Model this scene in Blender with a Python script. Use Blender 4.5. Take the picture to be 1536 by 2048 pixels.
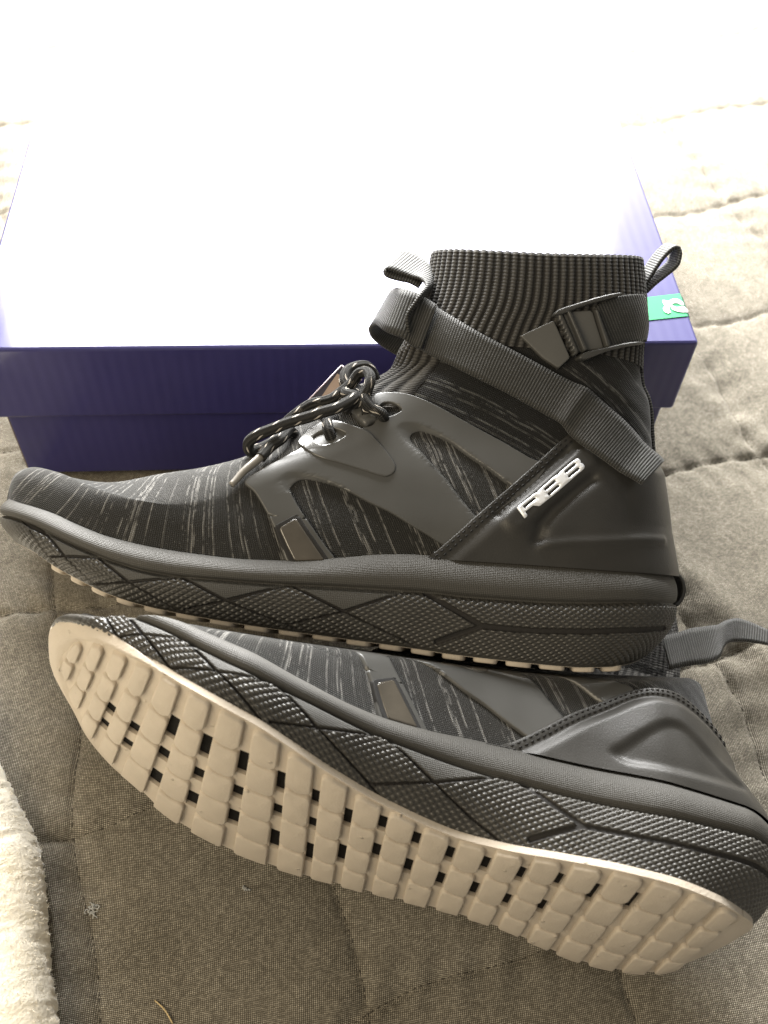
import bpy, math, random
import numpy as np
from mathutils import Matrix, Vector
from mathutils.geometry import delaunay_2d_cdt

for _o in list(bpy.data.objects):
    bpy.data.objects.remove(_o, do_unlink=True)
scene = bpy.context.scene
COL = scene.collection
rng = np.random.default_rng(7)
random.seed(7)

# ---------------------------------------------------------------- camera, world, lamps, exposure
cam_data = bpy.data.cameras.new('camera')
cam = bpy.data.objects.new('camera', cam_data)
COL.objects.link(cam)
cam.matrix_world = Matrix(((0.997910, 0.020377, -0.061327, -0.198209), (-0.053237, 0.797176, -0.601395, -0.369658), (0.036633, 0.603403, 0.796595, 0.451773), (0.000000, 0.000000, 0.000000, 1.000000)))
cam_data.sensor_width = 36.0
cam_data.lens = 36.0 * 1950 / 2048
cam_data.clip_start = 0.01
cam_data.clip_end = 50
cam_data.dof.use_dof = True
cam_data.dof.focus_distance = 0.44
cam_data.dof.aperture_fstop = 12.0
scene.camera = cam
scene.render.resolution_x, scene.render.resolution_y = 768, 1024

world = bpy.data.worlds.new('World')
scene.world = world
world.use_nodes = True
wb = world.node_tree.nodes['Background']
wb.inputs['Color'].default_value = (1.0, 0.96, 0.88, 1)
wb.inputs['Strength'].default_value = 0.26

def area_light(name, loc, target, sx, sy, power, color):
    d = bpy.data.lights.new(name, 'AREA')
    d.shape = 'RECTANGLE'; d.size = sx; d.size_y = sy; d.energy = power; d.color = color
    o = bpy.data.objects.new(name, d); COL.objects.link(o)
    o.location = loc
    o.rotation_euler = (Vector(target) - Vector(loc)).to_track_quat('-Z', 'Y').to_euler()
    return o
# the bright window beyond the box: it whites out the lid and the far bed
area_light('window_light', (-0.212, 0.70, 0.485), (-0.205, 0.0, 0.135), 0.78, 0.48, 39, (1.0, 0.99, 0.97))
# added lamp with no source of its own, brightening the far end of the bed
area_light('far_bed_fill', (-0.05, 0.95, 0.42), (-0.05, 0.55, 0.0), 1.3, 0.30, 60, (1.0, 0.99, 0.97))
# added warm fill left of the camera, set close to brighten the fleece
area_light('warm_fill', (-0.78, -0.50, 0.72), (-0.25, -0.2, 0.0), 0.7, 0.5, 6.5, (1.0, 0.85, 0.62))

scene.view_settings.view_transform = 'Standard'
scene.view_settings.look = 'None'
scene.view_settings.exposure = 0.1
scene.view_settings.gamma = 1.0
scene.view_settings.use_curve_mapping = False
scene.render.engine = 'CYCLES'
scene.cycles.use_denoising = True
scene.cycles.max_bounces = 8
scene.cycles.use_preview_denoising = False

# ---------------------------------------------------------------- helpers
def mesh_obj(name, verts, faces, mat, parent=None, uv=None, smooth=True, mats=None, fmat=None):
    me = bpy.data.meshes.new(name)
    verts = np.asarray(verts, float)
    if isinstance(faces, np.ndarray):
        n, k = faces.shape
        me.vertices.add(len(verts)); me.vertices.foreach_set('co', verts.ravel())
        me.loops.add(n * k); me.loops.foreach_set('vertex_index', faces.astype(np.int32).ravel())
        me.polygons.add(n)
        me.polygons.foreach_set('loop_start', np.arange(0, n * k, k, dtype=np.int32))
        me.polygons.foreach_set('loop_total', np.full(n, k, dtype=np.int32))
        me.update(calc_edges=True)
    else:
        me.from_pydata(verts.tolist(), [], faces)
    if uv is not None:
        lay = me.uv_layers.new(name='UVMap')
        idx = np.empty(len(me.loops), dtype=np.int32); me.loops.foreach_get('vertex_index', idx)
        lay.data.foreach_set('uv', np.asarray(uv, float)[idx].ravel())
    me.polygons.foreach_set('use_smooth', np.full(len(me.polygons), smooth, dtype=bool))
    for m in (mats or [mat]):
        me.materials.append(m)
    if fmat is not None:
        me.polygons.foreach_set('material_index', np.asarray(fmat, dtype=np.int32))
    me.update()
    o = bpy.data.objects.new(name, me)
    COL.objects.link(o)
    if parent is not None:
        o.parent = parent
    return o

def tag(o, label=None, cat=None, group=None, kind=None):
    if label: o['label'] = label
    if cat: o['category'] = cat
    if group: o['group'] = group
    if kind: o['kind'] = kind
    return o

def grid_faces(nr, nc, wrap=False):
    r, c = np.meshgrid(np.arange(nr - 1), np.arange(nc if wrap else nc - 1), indexing='ij')
    c2 = (c + 1) % nc
    return np.stack([r * nc + c, r * nc + c2, (r + 1) * nc + c2, (r + 1) * nc + c], -1).reshape(-1, 4)

def catmull(pts, step, closed=False):
    """resample a polyline through its points with a centripetal-ish Catmull-Rom curve"""
    p = np.asarray(pts, float)
    n = len(p)
    out = []
    rngk = range(n if closed else n - 1)
    for i in rngk:
        if closed:
            a, b, c, d = p[(i - 1) % n], p[i], p[(i + 1) % n], p[(i + 2) % n]
        else:
            a = p[i - 1] if i > 0 else 2 * p[0] - p[1]
            b, c = p[i], p[i + 1]
            d = p[i + 2] if i + 2 < n else 2 * p[-1] - p[-2]
        L = np.linalg.norm(c - b)
        k = max(1, int(round(L / step)))
        la = max(np.linalg.norm(b - a), 1e-6); ld = max(np.linalg.norm(d - c), 1e-6)
        m1 = (c - a) * L / (L + la); m2 = (d - b) * L / (L + ld)
        t = (np.arange(k) / k)[:, None]
        out.append((2*t**3 - 3*t**2 + 1) * b + (t**3 - 2*t**2 + t) * m1 + (-2*t**3 + 3*t**2) * c + (t**3 - t**2) * m2)
    if not closed:
        out.append(p[-1:])
    return np.concatenate(out)

def resample(pts, n):
    p = np.asarray(pts, float)
    d = np.concatenate([[0], np.cumsum(np.linalg.norm(np.diff(p, axis=0), axis=1))])
    t = np.linspace(0, d[-1], n)
    return np.stack([np.interp(t, d, p[:, k]) for k in range(p.shape[1])], 1)

def seg_dist(P, line):
    """distance of points P (n,k) to a polyline (m,k)"""
    P = np.asarray(P, float); L = np.asarray(line, float)
    best = np.full(len(P), 1e9)
    for a, b in zip(L[:-1], L[1:]):
        ab = b - a
        t = np.clip(((P - a) @ ab) / max(ab @ ab, 1e-12), 0, 1)
        best = np.minimum(best, np.linalg.norm(P - a - t[:, None] * ab, axis=1))
    return best

def inside(P, poly):
    P = np.asarray(P, float); q = np.asarray(poly, float)
    r = np.zeros(len(P), bool)
    x, y = P[:, 0], P[:, 1]
    for (x1, y1), (x2, y2) in zip(q, np.roll(q, -1, 0)):
        c = (y1 > y) != (y2 > y)
        with np.errstate(divide='ignore', invalid='ignore'):
            xi = x1 + (y - y1) * (x2 - x1) / (y2 - y1)
        r ^= c & (x < xi)
    return r

def tube(path, radius, nseg=10, closed=False, caps=True):
    """sweep a circle along a 3-D path (parallel transport); returns verts, faces, uv"""
    p = np.asarray(path, float); n = len(p)
    rad = np.broadcast_to(np.asarray(radius, float), n)
    t = np.gradient(p, axis=0); t /= np.linalg.norm(t, axis=1)[:, None] + 1e-12
    u = np.cross(t[0], [0.3, 0.2, 0.9]); u /= np.linalg.norm(u)
    U = []
    for i in range(n):
        u = u - t[i] * (u @ t[i]); u /= np.linalg.norm(u); U.append(u)
    U = np.array(U); V = np.cross(t, U)
    a = np.linspace(0, 2 * np.pi, nseg, endpoint=False)
    verts = p[:, None] + rad[:, None, None] * (np.cos(a)[None, :, None] * U[:, None] + np.sin(a)[None, :, None] * V[:, None])
    s = np.concatenate([[0], np.cumsum(np.linalg.norm(np.diff(p, axis=0), axis=1))])
    uv = np.stack(np.broadcast_arrays(s[:, None] * 1000, (a / (2 * np.pi) * 16)[None]), -1).reshape(-1, 2)
    verts = verts.reshape(-1, 3)
    f = grid_faces(n, nseg, wrap=True).tolist()
    if caps:
        f.append(list(range(nseg))[::-1]); f.append(list(range((n - 1) * nseg, n * nseg)))
    return verts, f, uv

def ribbon(A, B, thick, ncross=7, lip=0.25):
    """a flat band between two edge paths with real thickness; returns verts, faces, uv (mm)"""
    A = np.asarray(A, float); B = np.asarray(B, float); n = len(A)
    w = np.linspace(0, 1, ncross)
    mid = A[:, None] * (1 - w)[None, :, None] + B[:, None] * w[None, :, None]
    dl = np.gradient(mid, axis=0); dw = (B - A)[:, None] + 0 * mid
    nn = np.cross(dl, dw); nn /= np.linalg.norm(nn, axis=2)[..., None] + 1e-12
    top = mid + nn * thick / 2; bot = mid - nn * thick / 2
    ring = np.concatenate([top, bot[:, ::-1]], 1)
    m = ring.shape[1]
    s = np.concatenate([[0], np.cumsum(np.linalg.norm(np.diff((A + B) / 2, axis=0), axis=1))]) * 1000
    wid = np.linalg.norm(B - A, axis=1) * 1000
    uu = np.broadcast_to(s[:, None], (n, m)); vv = np.concatenate([w, w[::-1]])[None] * wid[:, None]
    uv = np.stack([uu, vv], -1).reshape(-1, 2)
    f = grid_faces(n, m, wrap=True).tolist()
    f.append(list(range(m))[::-1]); f.append(list(range((n - 1) * m, n * m)))
    return ring.reshape(-1, 3), f, uv

# ---------------------------------------------------------------- materials
class NT:
    def __init__(s, name):
        s.m = bpy.data.materials.new(name); s.m.use_nodes = True
        s.t = s.m.node_tree; s.b = s.t.nodes['Principled BSDF']
    def n(s, kind, **kw):
        x = s.t.nodes.new(kind)
        for k, v in kw.items():
            if k.startswith('i_'):
                x.inputs[k[2:].replace('_', ' ')].default_value = v
            else:
                setattr(x, k, v)
        return x
    def l(s, a, b): s.t.links.new(a, b)
    def math(s, op, a, b=None, c=None, clamp=False):
        x = s.n('ShaderNodeMath', operation=op); x.use_clamp = clamp
        for i, v in enumerate((a, b, c)):
            if v is None: continue
            if isinstance(v, (int, float)): x.inputs[i].default_value = v
            else: s.l(v, x.inputs[i])
        return x.outputs[0]
    def uv(s):
        x = s.n('ShaderNodeUVMap'); x.uv_map = 'UVMap'
        sp = s.n('ShaderNodeSeparateXYZ'); s.l(x.outputs[0], sp.inputs[0])
        return x.outputs[0], sp.outputs[0], sp.outputs[1]
    def obj(s):
        return s.n('ShaderNodeTexCoord').outputs['Object']
    def comb(s, x, y, z=0.0):
        c = s.n('ShaderNodeCombineXYZ')
        for i, v in enumerate((x, y, z)):
            if isinstance(v, (int, float)): c.inputs[i].default_value = v
            else: s.l(v, c.inputs[i])
        return c.outputs[0]
    def noise(s, vec, scale, detail=2.0, rough=0.5):
        x = s.n('ShaderNodeTexNoise'); x.inputs['Scale'].default_value = scale
        x.inputs['Detail'].default_value = detail; x.inputs['Roughness'].default_value = rough
        s.l(vec, x.inputs['Vector']); return x.outputs['Fac']
    def ramp(s, fac, stops):
        x = s.n('ShaderNodeValToRGB'); e = x.color_ramp.elements
        while len(e) < len(stops): e.new(0.5)
        for k, (p, c) in zip(e, stops):
            k.position = p; k.color = (c, c, c, 1) if isinstance(c, (int, float)) else (*c, 1)
        s.l(fac, x.inputs[0]); return x.outputs[0]
    def mix(s, fac, a, b):
        x = s.n('ShaderNodeMix', data_type='RGBA')
        for i, v in ((0, fac), (6, a), (7, b)):
            if isinstance(v, (int, float)): x.inputs[i].default_value = v
            elif isinstance(v, tuple): x.inputs[i].default_value = (*v, 1)
            else: s.l(v, x.inputs[i])
        return x.outputs[2]
    def bump(s, h, dist, strength=1.0, prev=None):
        x = s.n('ShaderNodeBump'); x.inputs['Distance'].default_value = dist; x.inputs['Strength'].default_value = strength
        s.l(h, x.inputs['Height'])
        if prev is not None: s.l(prev, x.inputs['Normal'])
        return x.outputs[0]
    def set(s, color=None, rough=None, normal=None, spec=None, metal=None, coat=None, coat_rough=None, sheen=None, rough_link=None):
        b = s.b.inputs
        if color is not None:
            if isinstance(color, tuple): b['Base Color'].default_value = (*color, 1)
            else: s.l(color, b['Base Color'])
        if rough is not None:
            if isinstance(rough, (int, float)): b['Roughness'].default_value = rough
            else: s.l(rough, b['Roughness'])
        if normal is not None: s.l(normal, b['Normal'])
        if spec is not None: b['Specular IOR Level'].default_value = spec
        if metal is not None: b['Metallic'].default_value = metal
        if coat is not None: b['Coat Weight'].default_value = coat
        if coat_rough is not None: b['Coat Roughness'].default_value = coat_rough
        if sheen is not None: b['Sheen Weight'].default_value = sheen; b['Sheen Roughness'].default_value = 0.26
        return s.m
PI2 = 2 * math.pi

def mat_knit(name, dark, light, amount, stripe_mm=1.25):
    t = NT(name); v, u, w = t.uv()
    # wandering rows of pale yarn: stretched noise across the stripes, broken up along them
    wob = t.math('MULTIPLY', t.math('SUBTRACT', t.noise(t.comb(t.math('MULTIPLY', u, .04), t.math('MULTIPLY', w, .06)), 1.0, 2.0), .5), 1.8)
    uu = t.math('ADD', u, wob)
    row = t.math('FLOOR', t.math('DIVIDE', uu, stripe_mm))
    wn = t.n('ShaderNodeTexWhiteNoise', noise_dimensions='1D'); t.l(row, wn.inputs['W'])
    grp = t.noise(t.comb(t.math('MULTIPLY', uu, .09), 3.3), 1.0, 1.0)
    on = t.ramp(t.math('ADD', wn.outputs[0], t.math('MULTIPLY', t.math('SUBTRACT', grp, .5), .5)), [(.84 - amount * .3, 0.0), (.93 - amount * .3, 1.0)])
    br = t.ramp(t.noise(t.comb(t.math('MULTIPLY', row, 5.17), t.math('MULTIPLY', w, .10)), 1.0, 3.0, .6), [(.40, 0.0), (.56, 1.0)])
    st = on
    spk = t.ramp(t.noise(t.comb(t.math('MULTIPLY', u, .9), t.math('MULTIPLY', w, .9)), 1.0, 1.0), [(.68, 0.0), (.74, .7)])
    # stitches
    sx = t.math('SINE', t.math('MULTIPLY', u, PI2 / 0.95)); sy = t.math('SINE', t.math('MULTIPLY', w, PI2 / 0.85))
    cell = t.math('MULTIPLY', t.math('ADD', t.math('MULTIPLY', sx, .5), .5), t.math('ADD', t.math('MULTIPLY', sy, .4), .6))
    m = t.math('MAXIMUM', t.math('MULTIPLY', st, br), spk)
    m = t.math('MULTIPLY', m, t.math('ADD', t.math('MULTIPLY', cell, .75), .3), clamp=True)
    base = t.mix(t.math('MULTIPLY', cell, 1.0), tuple(c * .45 for c in dark), dark)
    col = t.mix(m, base, light)
    h = t.math('ADD', cell, t.math('MULTIPLY', m, .6))
    return t.set(color=col, rough=.85, normal=t.bump(h, .0004, .9), spec=.25, sheen=.25)

def mat_rib(name, dark, light):
    t = NT(name); v, u, w = t.uv()
    # uv: u in ribs (1 = one rib), w in mm along the rib
    r = t.math('ADD', t.math('MULTIPLY', t.math('COSINE', t.math('MULTIPLY', u, PI2)), -.5), .5)
    bead = t.math('ADD', t.math('MULTIPLY', t.math('SINE', t.math('MULTIPLY', w, PI2 / 1.7)), .5), .5)
    nz = t.noise(t.comb(t.math('MULTIPLY', u, 3.0), t.math('MULTIPLY', w, 1.5)), 1.0, 2.0)
    f = t.math('MULTIPLY', t.ramp(r, [(.15, 0.0), (.75, 1.0)]), t.math('ADD', t.math('MULTIPLY', bead, .45), .55))
    f = t.math('MULTIPLY', f, t.math('ADD', nz, .5), clamp=True)
    return t.set(color=t.mix(f, dark, light), rough=.85, normal=t.bump(t.math('ADD', bead, t.math('MULTIPLY', nz, .6)), .0004, .7), spec=.2, sheen=.3)

def mat_web(name, dark, light, period=1.35):
    t = NT(name); v, u, w = t.uv()
    r = t.math('ADD', t.math('MULTIPLY', t.math('SINE', t.math('MULTIPLY', u, PI2 / period)), .5), .5)
    b = t.math('ADD', t.math('MULTIPLY', t.math('SINE', t.math('ADD', t.math('MULTIPLY', w, PI2 / .8), t.math('MULTIPLY', u, PI2 / period / 2))), .5), .5)
    nz = t.noise(t.comb(t.math('MULTIPLY', u, .15), t.math('MULTIPLY', w, .4)), 1.0, 3.0)
    f = t.math('MULTIPLY', r, t.math('ADD', t.math('MULTIPLY', b, .35), .65))
    f = t.math('MULTIPLY', f, t.math('ADD', nz, .55), clamp=True)
    return t.set(color=t.mix(f, dark, light), rough=.62, normal=t.bump(f, .0004, .8), spec=.35, sheen=.2)

def mat_smooth(name, color, rough, grain=900, grain_h=.00008, spec=.5, var=.15, coat=0.0):
    t = NT(name); o = t.obj()
    n1 = t.noise(o, 45, 3.0); n2 = t.noise(o, grain, 2.0)
    col = t.mix(t.ramp(n1, [(.3, 0.0), (.7, 1.0)]), tuple(c * (1 - var) for c in color), tuple(c * (1 + var) for c in color))
    rr = t.math('ADD', t.math('MULTIPLY', t.math('SUBTRACT', n1, .5), .22), rough)
    return t.set(color=col, rough=rr, normal=t.bump(n2, grain_h, .5), spec=spec, coat=coat, coat_rough=.25)

def mat_rand(name, color):
    """moulded foam: fine diamond grain"""
    t = NT(name); v, u, w = t.uv(); o = t.obj()
    a = t.math('SINE', t.math('MULTIPLY', t.math('ADD', u, w), PI2 / 1.55)); b = t.math('SINE', t.math('MULTIPLY', t.math('SUBTRACT', u, w), PI2 / 1.55))
    g = t.math('ADD', t.math('MULTIPLY', t.math('MULTIPLY', a, b), .5), .5)
    n1 = t.noise(o, 60, 4.0)
    col = t.mix(t.math('MULTIPLY', g, t.math('ADD', n1, .4)), tuple(c * .72 for c in color), tuple(c * 1.2 for c in color))
    return t.set(color=col, rough=.58, normal=t.bump(g, .00022, .8), spec=.4)

def mat_lace(name):
    t = NT(name); v, u, w = t.uv()
    a = t.math('SINE', t.math('ADD', t.math('MULTIPLY', u, PI2 / 1.1), t.math('MULTIPLY', w, PI2 / 4)))
    b = t.math('SINE', t.math('SUBTRACT', t.math('MULTIPLY', u, PI2 / 1.1), t.math('MULTIPLY', w, PI2 / 4)))
    g = t.math('ADD', t.math('MULTIPLY', t.math('MULTIPLY', a, b), .5), .5)
    # flecks: short pale dashes every few millimetres on two opposite sides
    k = t.math('FRACT', t.math('ADD', t.math('MULTIPLY', u, 1 / 9.0), t.math('MULTIPLY', w, .25)))
    q = t.math('FRACT', t.math('MULTIPLY', w, .25))
    fl = t.math('MULTIPLY', t.math('LESS_THAN', k, .17), t.math('LESS_THAN', q, .30))
    col = t.mix(fl, t.mix(g, (.018, .018, .018), (.065, .064, .060)), (.62, .57, .50))
    return t.set(color=col, rough=.88, normal=t.bump(g, .0006, 1.0), spec=.15)

M_KNIT = mat_knit('knit_vamp', (.044, .043, .039), (.29, .28, .26), .55, .9)
M_ANKLE = mat_knit('knit_ankle', (.028, .028, .027), (.17, .17, .16), .15, 1.05)
M_RIB = mat_rib('rib_knit', (.019, .018, .0165), (.092, .088, .081))
M_WEB = mat_web('webbing', (.018, .018, .016), (.070, .068, .062))
M_CAGE = mat_smooth('cage_plastic', (.075, .074, .069), .34, 1500, .00003, .5, .06)
M_TAB = mat_smooth('glossy_tab_plastic', (.075, .073, .067), .20, 1500, .00002, .6, .06)
M_LEATHER = mat_smooth('heel_leather', (.028, .026, .022), .43, 1300, .00014, .5, .12)
M_BAND = mat_smooth('leather_band', (.040, .038, .034), .5, 1400, .00015, .4, .15)
M_STITCH = mat_smooth('stitch_thread', (.022, .021, .020), .7, 2500, .0001, .3, .2)
M_RAND = mat_rand('midsole_foam', (.060, .057, .050))
M_PANEL = mat_smooth('tread_foam', (.046, .043, .037), .36, 1200, .00008, .45, .15)
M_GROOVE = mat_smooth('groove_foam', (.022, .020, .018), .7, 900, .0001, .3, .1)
M_SMOOTH = mat_rand('smooth_panel_foam', (.070, .068, .062))
def mat_tan():
    t = NT('tan_rubber'); o = t.obj(); c = (.52, .455, .37)
    n1 = t.noise(o, 45, 4.0, .6); n2 = t.noise(o, 1100, 2.0)
    vo = t.n('ShaderNodeTexVoronoi'); vo.inputs['Scale'].default_value = 105; t.l(o, vo.inputs['Vector'])
    nub = t.ramp(vo.outputs['Distance'], [(.05, 1.0), (.11, 0.0)])
    spot = t.ramp(t.noise(o, 320, 3.0, .7), [(.66, 0.0), (.78, .55)])
    col = t.mix(t.ramp(n1, [(.3, 0.0), (.7, 1.0)]), tuple(k * .93 for k in c), tuple(k * 1.06 for k in c))
    col = t.mix(spot, col, tuple(k * .78 for k in c))
    nb = t.bump(nub, .0006, .8)
    return t.set(color=col, rough=.66, normal=t.bump(n2, .0004, .5, nb), spec=.3)
M_TAN = mat_tan()
M_BLACK = mat_smooth('black_foam', (.012, .011, .010), .8, 700, .0002, .2, .1)
M_LACE = mat_lace('lace_cord')
M_AGLET = mat_smooth('aglet_film', (.20, .185, .16), .3, 500, .00005, .6, .2)
M_SILVER = NT('silver_film').set(color=(.90, .92, .95), rough=.28, metal=.25)
M_PATCH = mat_smooth('reflective_patch', (.075, .065, .05), .14, 300, .00015, .9, .3)
M_BUCKLE = mat_smooth('buckle_plastic', (.055, .054, .050), .36, 1200, .00004, .5, .1)
M_TIP = mat_smooth('strap_tip_plastic', (.10, .098, .09), .42, 1200, .00005, .5, .06)
M_LINING = mat_smooth('sock_lining', (.03, .03, .03), .9, 600, .0003, .1, .1)

# ---------------------------------------------------------------- shoe shape (millimetres, x toe to heel, y across, z up)
def pchip(xk, yk):
    xk = np.asarray(xk, float); yk = np.asarray(yk, float)
    h = np.diff(xk); s = np.diff(yk) / h
    m = np.zeros(len(xk)); m[0] = s[0]; m[-1] = s[-1]
    for i in range(1, len(xk) - 1):
        if s[i - 1] * s[i] > 0:
            w1 = 2 * h[i] + h[i - 1]; w2 = h[i] + 2 * h[i - 1]
            m[i] = (w1 + w2) / (w1 / s[i - 1] + w2 / s[i])
    def fn(x):
        x = np.clip(np.asarray(x, float), xk[0], xk[-1])
        i = np.clip(np.searchsorted(xk, x) - 1, 0, len(xk) - 2)
        t = (x - xk[i]) / h[i]
        return ((2*t**3 - 3*t**2 + 1) * yk[i] + (t**3 - 2*t**2 + t) * h[i] * m[i]
                + (-2*t**3 + 3*t**2) * yk[i + 1] + (t**3 - t**2) * h[i] * m[i + 1])
    return fn

def sstep(a, b, x):
    t = np.clip((np.asarray(x, float) - a) / (b - a), 0, 1)
    return t * t * (3 - 2 * t)

LEN = 318.0
def th_of(x, x0=0.0, x1=LEN):
    return np.arccos(np.clip(1 - 2 * (np.asarray(x, float) - x0) / (x1 - x0), -1, 1))

_WX = [0, 3, 10, 20, 40, 60, 80, 105, 140, 180, 220, 260, 290, 305, 313, 318]
W_LAT = pchip(th_of(_WX), [0, 12, 23, 32, 43, 49, 52, 52, 49, 45, 42, 41, 37, 28, 17, 0])
W_MED = pchip(th_of(_WX), [0, 13, 25, 36, 47, 52, 53, 48, 36, 29, 31.5, 38, 38, 30, 18, 0])
Z_TOP = pchip([0, 4, 10, 20, 32, 46, 62, 82, 100, 117, 138, 158, 178, 192, 201, 233, 266, 298, 318],
              [58.5, 57, 55.3, 53.2, 50.3, 45.6, 41.2, 38.2, 36.8, 36.2, 37.2, 39.8, 43, 44, 44, 44.4, 44.6, 45, 46])
Z_LOW = pchip([0, 6, 14, 24, 36, 54, 66, 85, 95, 118, 139, 152, 196, 214, 243, 267, 299, 318],
              [51.5, 50.3, 49, 46.5, 42.3, 36, 32.3, 28.8, 28.2, 28.2, 28.4, 28.9, 29.6, 29, 29.2, 30.4, 33, 34])
Z_BOT = pchip([12, 16, 21, 27, 33, 38, 43, 53, 63, 78, 100, 133, 160, 195, 236, 260, 278, 291, 301, 308],
              [46.5, 44.6, 41.8, 37.2, 33.4, 30.4, 27.4, 23.2, 19.2, 15.5, 12.6, 9.8, 8, 5.8, 3.8, 3.4, 4.3, 6, 9, 12])

Z_BOT_UP = pchip([4, 8, 12, 20, 26.5, 33, 40, 51, 63, 79, 101, 133, 160, 195, 208, 237, 262, 282, 300, 308],
                 [43.6, 41.4, 39.2, 36.6, 34.2, 30.9, 27.8, 23.5, 19.2, 15.5, 12.6, 9.8, 8, 5.7, 4.6, 3.4, 2.9, 4.0, 7.5, 11])

def sole_outline(th, w, xb0=12.0):
    """rand-level outline and bottom outline for one side, th 0 (toe) .. pi (heel)"""
    k = (1 - np.cos(th)) / 2
    xt = k * LEN
    xb = xb0 + k * (308 - xb0)
    wt = w(th)
    wb = np.clip(wt - 3.5 - 5 * np.exp(-((k - .97) / .1) ** 2), 0, None) * (1 - .04 * np.sin(th))
    return xt, wt, xb, wb

# ---------------------------------------------------------------- loft of the upper: nested loops from the vamp ridge to the heel
_F = [(0, 58.5), (1, 65), (6, 71.5), (14, 74.5), (28, 71.6), (45, 70.4), (71, 75.8), (88, 79.5), (110, 87.3), (124, 97), (138, 109), (153, 120.5),
      (166, 127.5), (174.5, 134), (178, 143), (181.5, 151), (186.5, 166), (189, 179), (190.3, 193)]
_B = [(313, 46), (312.5, 50), (312, 56), (311.6, 62), (311, 68), (310, 75), (308.5, 84), (307, 92), (305, 101), (303.5, 108), (302, 115), (300.3, 123),
      (297.5, 130), (294, 136), (292.4, 144), (292.2, 152), (293.4, 167), (292, 182), (290, 197)]
_VK = np.array([0, 5, 11, 17, 25, 34, 46, 55, 68, 79, 92, 104, 114, 122, 131, 139, 154, 167, 181]) / 181.0
F_X = pchip(_VK, [p[0] for p in _F]); F_Z = pchip(_VK, [p[1] for p in _F])
B_X = pchip(_VK, [p[0] for p in _B]); B_Z = pchip(_VK, [p[1] for p in _B])
T_H = pchip([-20, 0, 12, 30, 60, 95, 160], [1, 1, 1.0, .95, .81, .72, .7])
W_SHAFT = pchip([90, 120, 135, 150, 170, 200], [29, 28.5, 29.5, 31.5, 34, 36])
R_F = pchip(_VK[[0, 3, 5, 8, 12, 15, 18]], [60, 60, 62, 58, 50, 48, 48])
R_B = pchip(_VK[[0, 5, 9, 13, 18]], [42, 42, 44, 46, 48])

def loft(ph, v, w, squash=None):
    """side point for loop angle ph (0 front .. pi heel) and height v; returns x, y>=0, z"""
    ph, v = np.broadcast_arrays(np.asarray(ph, float), np.asarray(v, float))
    u = (1 - np.cos(ph)) / 2
    fx, fz, bx, bz = F_X(v), F_Z(v), B_X(v), B_Z(v)
    x = fx + (bx - fx) * u
    rise = (fz - Z_TOP(fx)) * (1 - u) + (bz - Z_TOP(bx)) * u
    s = sstep(_VK[5], _VK[12], v)
    z = (Z_TOP(x) + rise) * (1 - s) + (fz * (1 - u) + bz * u) * s
    z = z - 11.5 * np.sin(ph) ** 1.3 * sstep(.70, 1, v)
    h = z - Z_TOP(x)
    base = np.clip(w(th_of(x)) - 5.0 * sstep(0, 10, w(th_of(x))), 0, None)
    # towards the toe and the heel the loops close by their own rounding, not by the outline
    early = 1 - sstep(0, _VK[4], v)
    wide = w(th_of(np.clip(x, 34, 284))) - 5.0
    e = np.sqrt(np.clip(1 - (1 - np.clip((x - fx) / R_F(v), 0, 1)) ** 2, 0, 1)) * np.sqrt(np.clip(1 - (1 - np.clip((bx - x) / R_B(v), 0, 1)) ** 2, 0, 1))
    y_loop = wide * T_H(h) * e
    y_loop = np.minimum(y_loop, base * (1.0) + 60 * (1 - early)) if True else y_loop
    y0 = base * T_H(h)
    y = y0 * early + y_loop * (1 - early)
    sh = sstep(80, 125, z) * sstep(150, 205, x)
    y = y * (1 - sh) + W_SHAFT(z) * e * sh
    return x, y, z

# ---------------------------------------------------------------- measured outlines (millimetres in the shoe's own side view)
CAGE = [(137.2, 37.1), (133.5, 44.8), (129.9, 52.3), (125.4, 59.5), (120.3, 66.4), (116, 70.1), (123.3, 76.7), (129.4, 81), (133.5, 84.3), (137.1, 86.8), (140.5, 92.9), (145.8, 97), (150.8, 98.6), (158.5, 97.8), (165.2, 99.4), (168.6, 101.3), (169.7, 106.7), (167.9, 112.9), (168.6, 115.8), (172.5, 116.9), (178.3, 117.3), (184.1, 116.6), (189.5, 115.1), (197.8, 111.8), (209.7, 106.1), (218.6, 101.8), (227.4, 97.6), (238.6, 91.8), (246, 88.5), (238.5, 77.9), (217.6, 60.7), (206.4, 49.7), (200.9, 51), (195.5, 53.8), (186.9, 58), (178.2, 62.5), (169.6, 65.7), (160.9, 69.6), (152.3, 72.3), (142.8, 73.7), (139.4, 73.4), (136.8, 71.4), (135.6, 68.5), (139.4, 62), (144.9, 55.1), (151.8, 46.7), (157.4, 40), (155, 38.1), (140.4, 36.5)]
WINDOW = [(185.2, 97.3), (186.4, 99.3), (189.2, 100.2), (193.9, 99.1), (201.6, 96.3), (210.5, 90.5), (219.3, 85.3), (226.9, 80), (232.1, 75.9), (217.9, 63.5), (212.7, 67.4), (207.4, 73), (202.5, 79), (197.2, 83.8), (191.1, 90.4), (186.2, 94.8)]
WINDOW_RIM = [(178.8, 99.5), (179.5, 102.1), (182.8, 103.6), (187.9, 103.2), (195.8, 100.2), (203.8, 96.2), (212.3, 90.7), (220.8, 85.4), (228, 80.7), (232.6, 75.9), (217.5, 62.1), (211.6, 66.9), (206.3, 72.4), (201.4, 78.3), (195.9, 83.4), (189.4, 89.7), (182, 94.7)]
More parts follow.
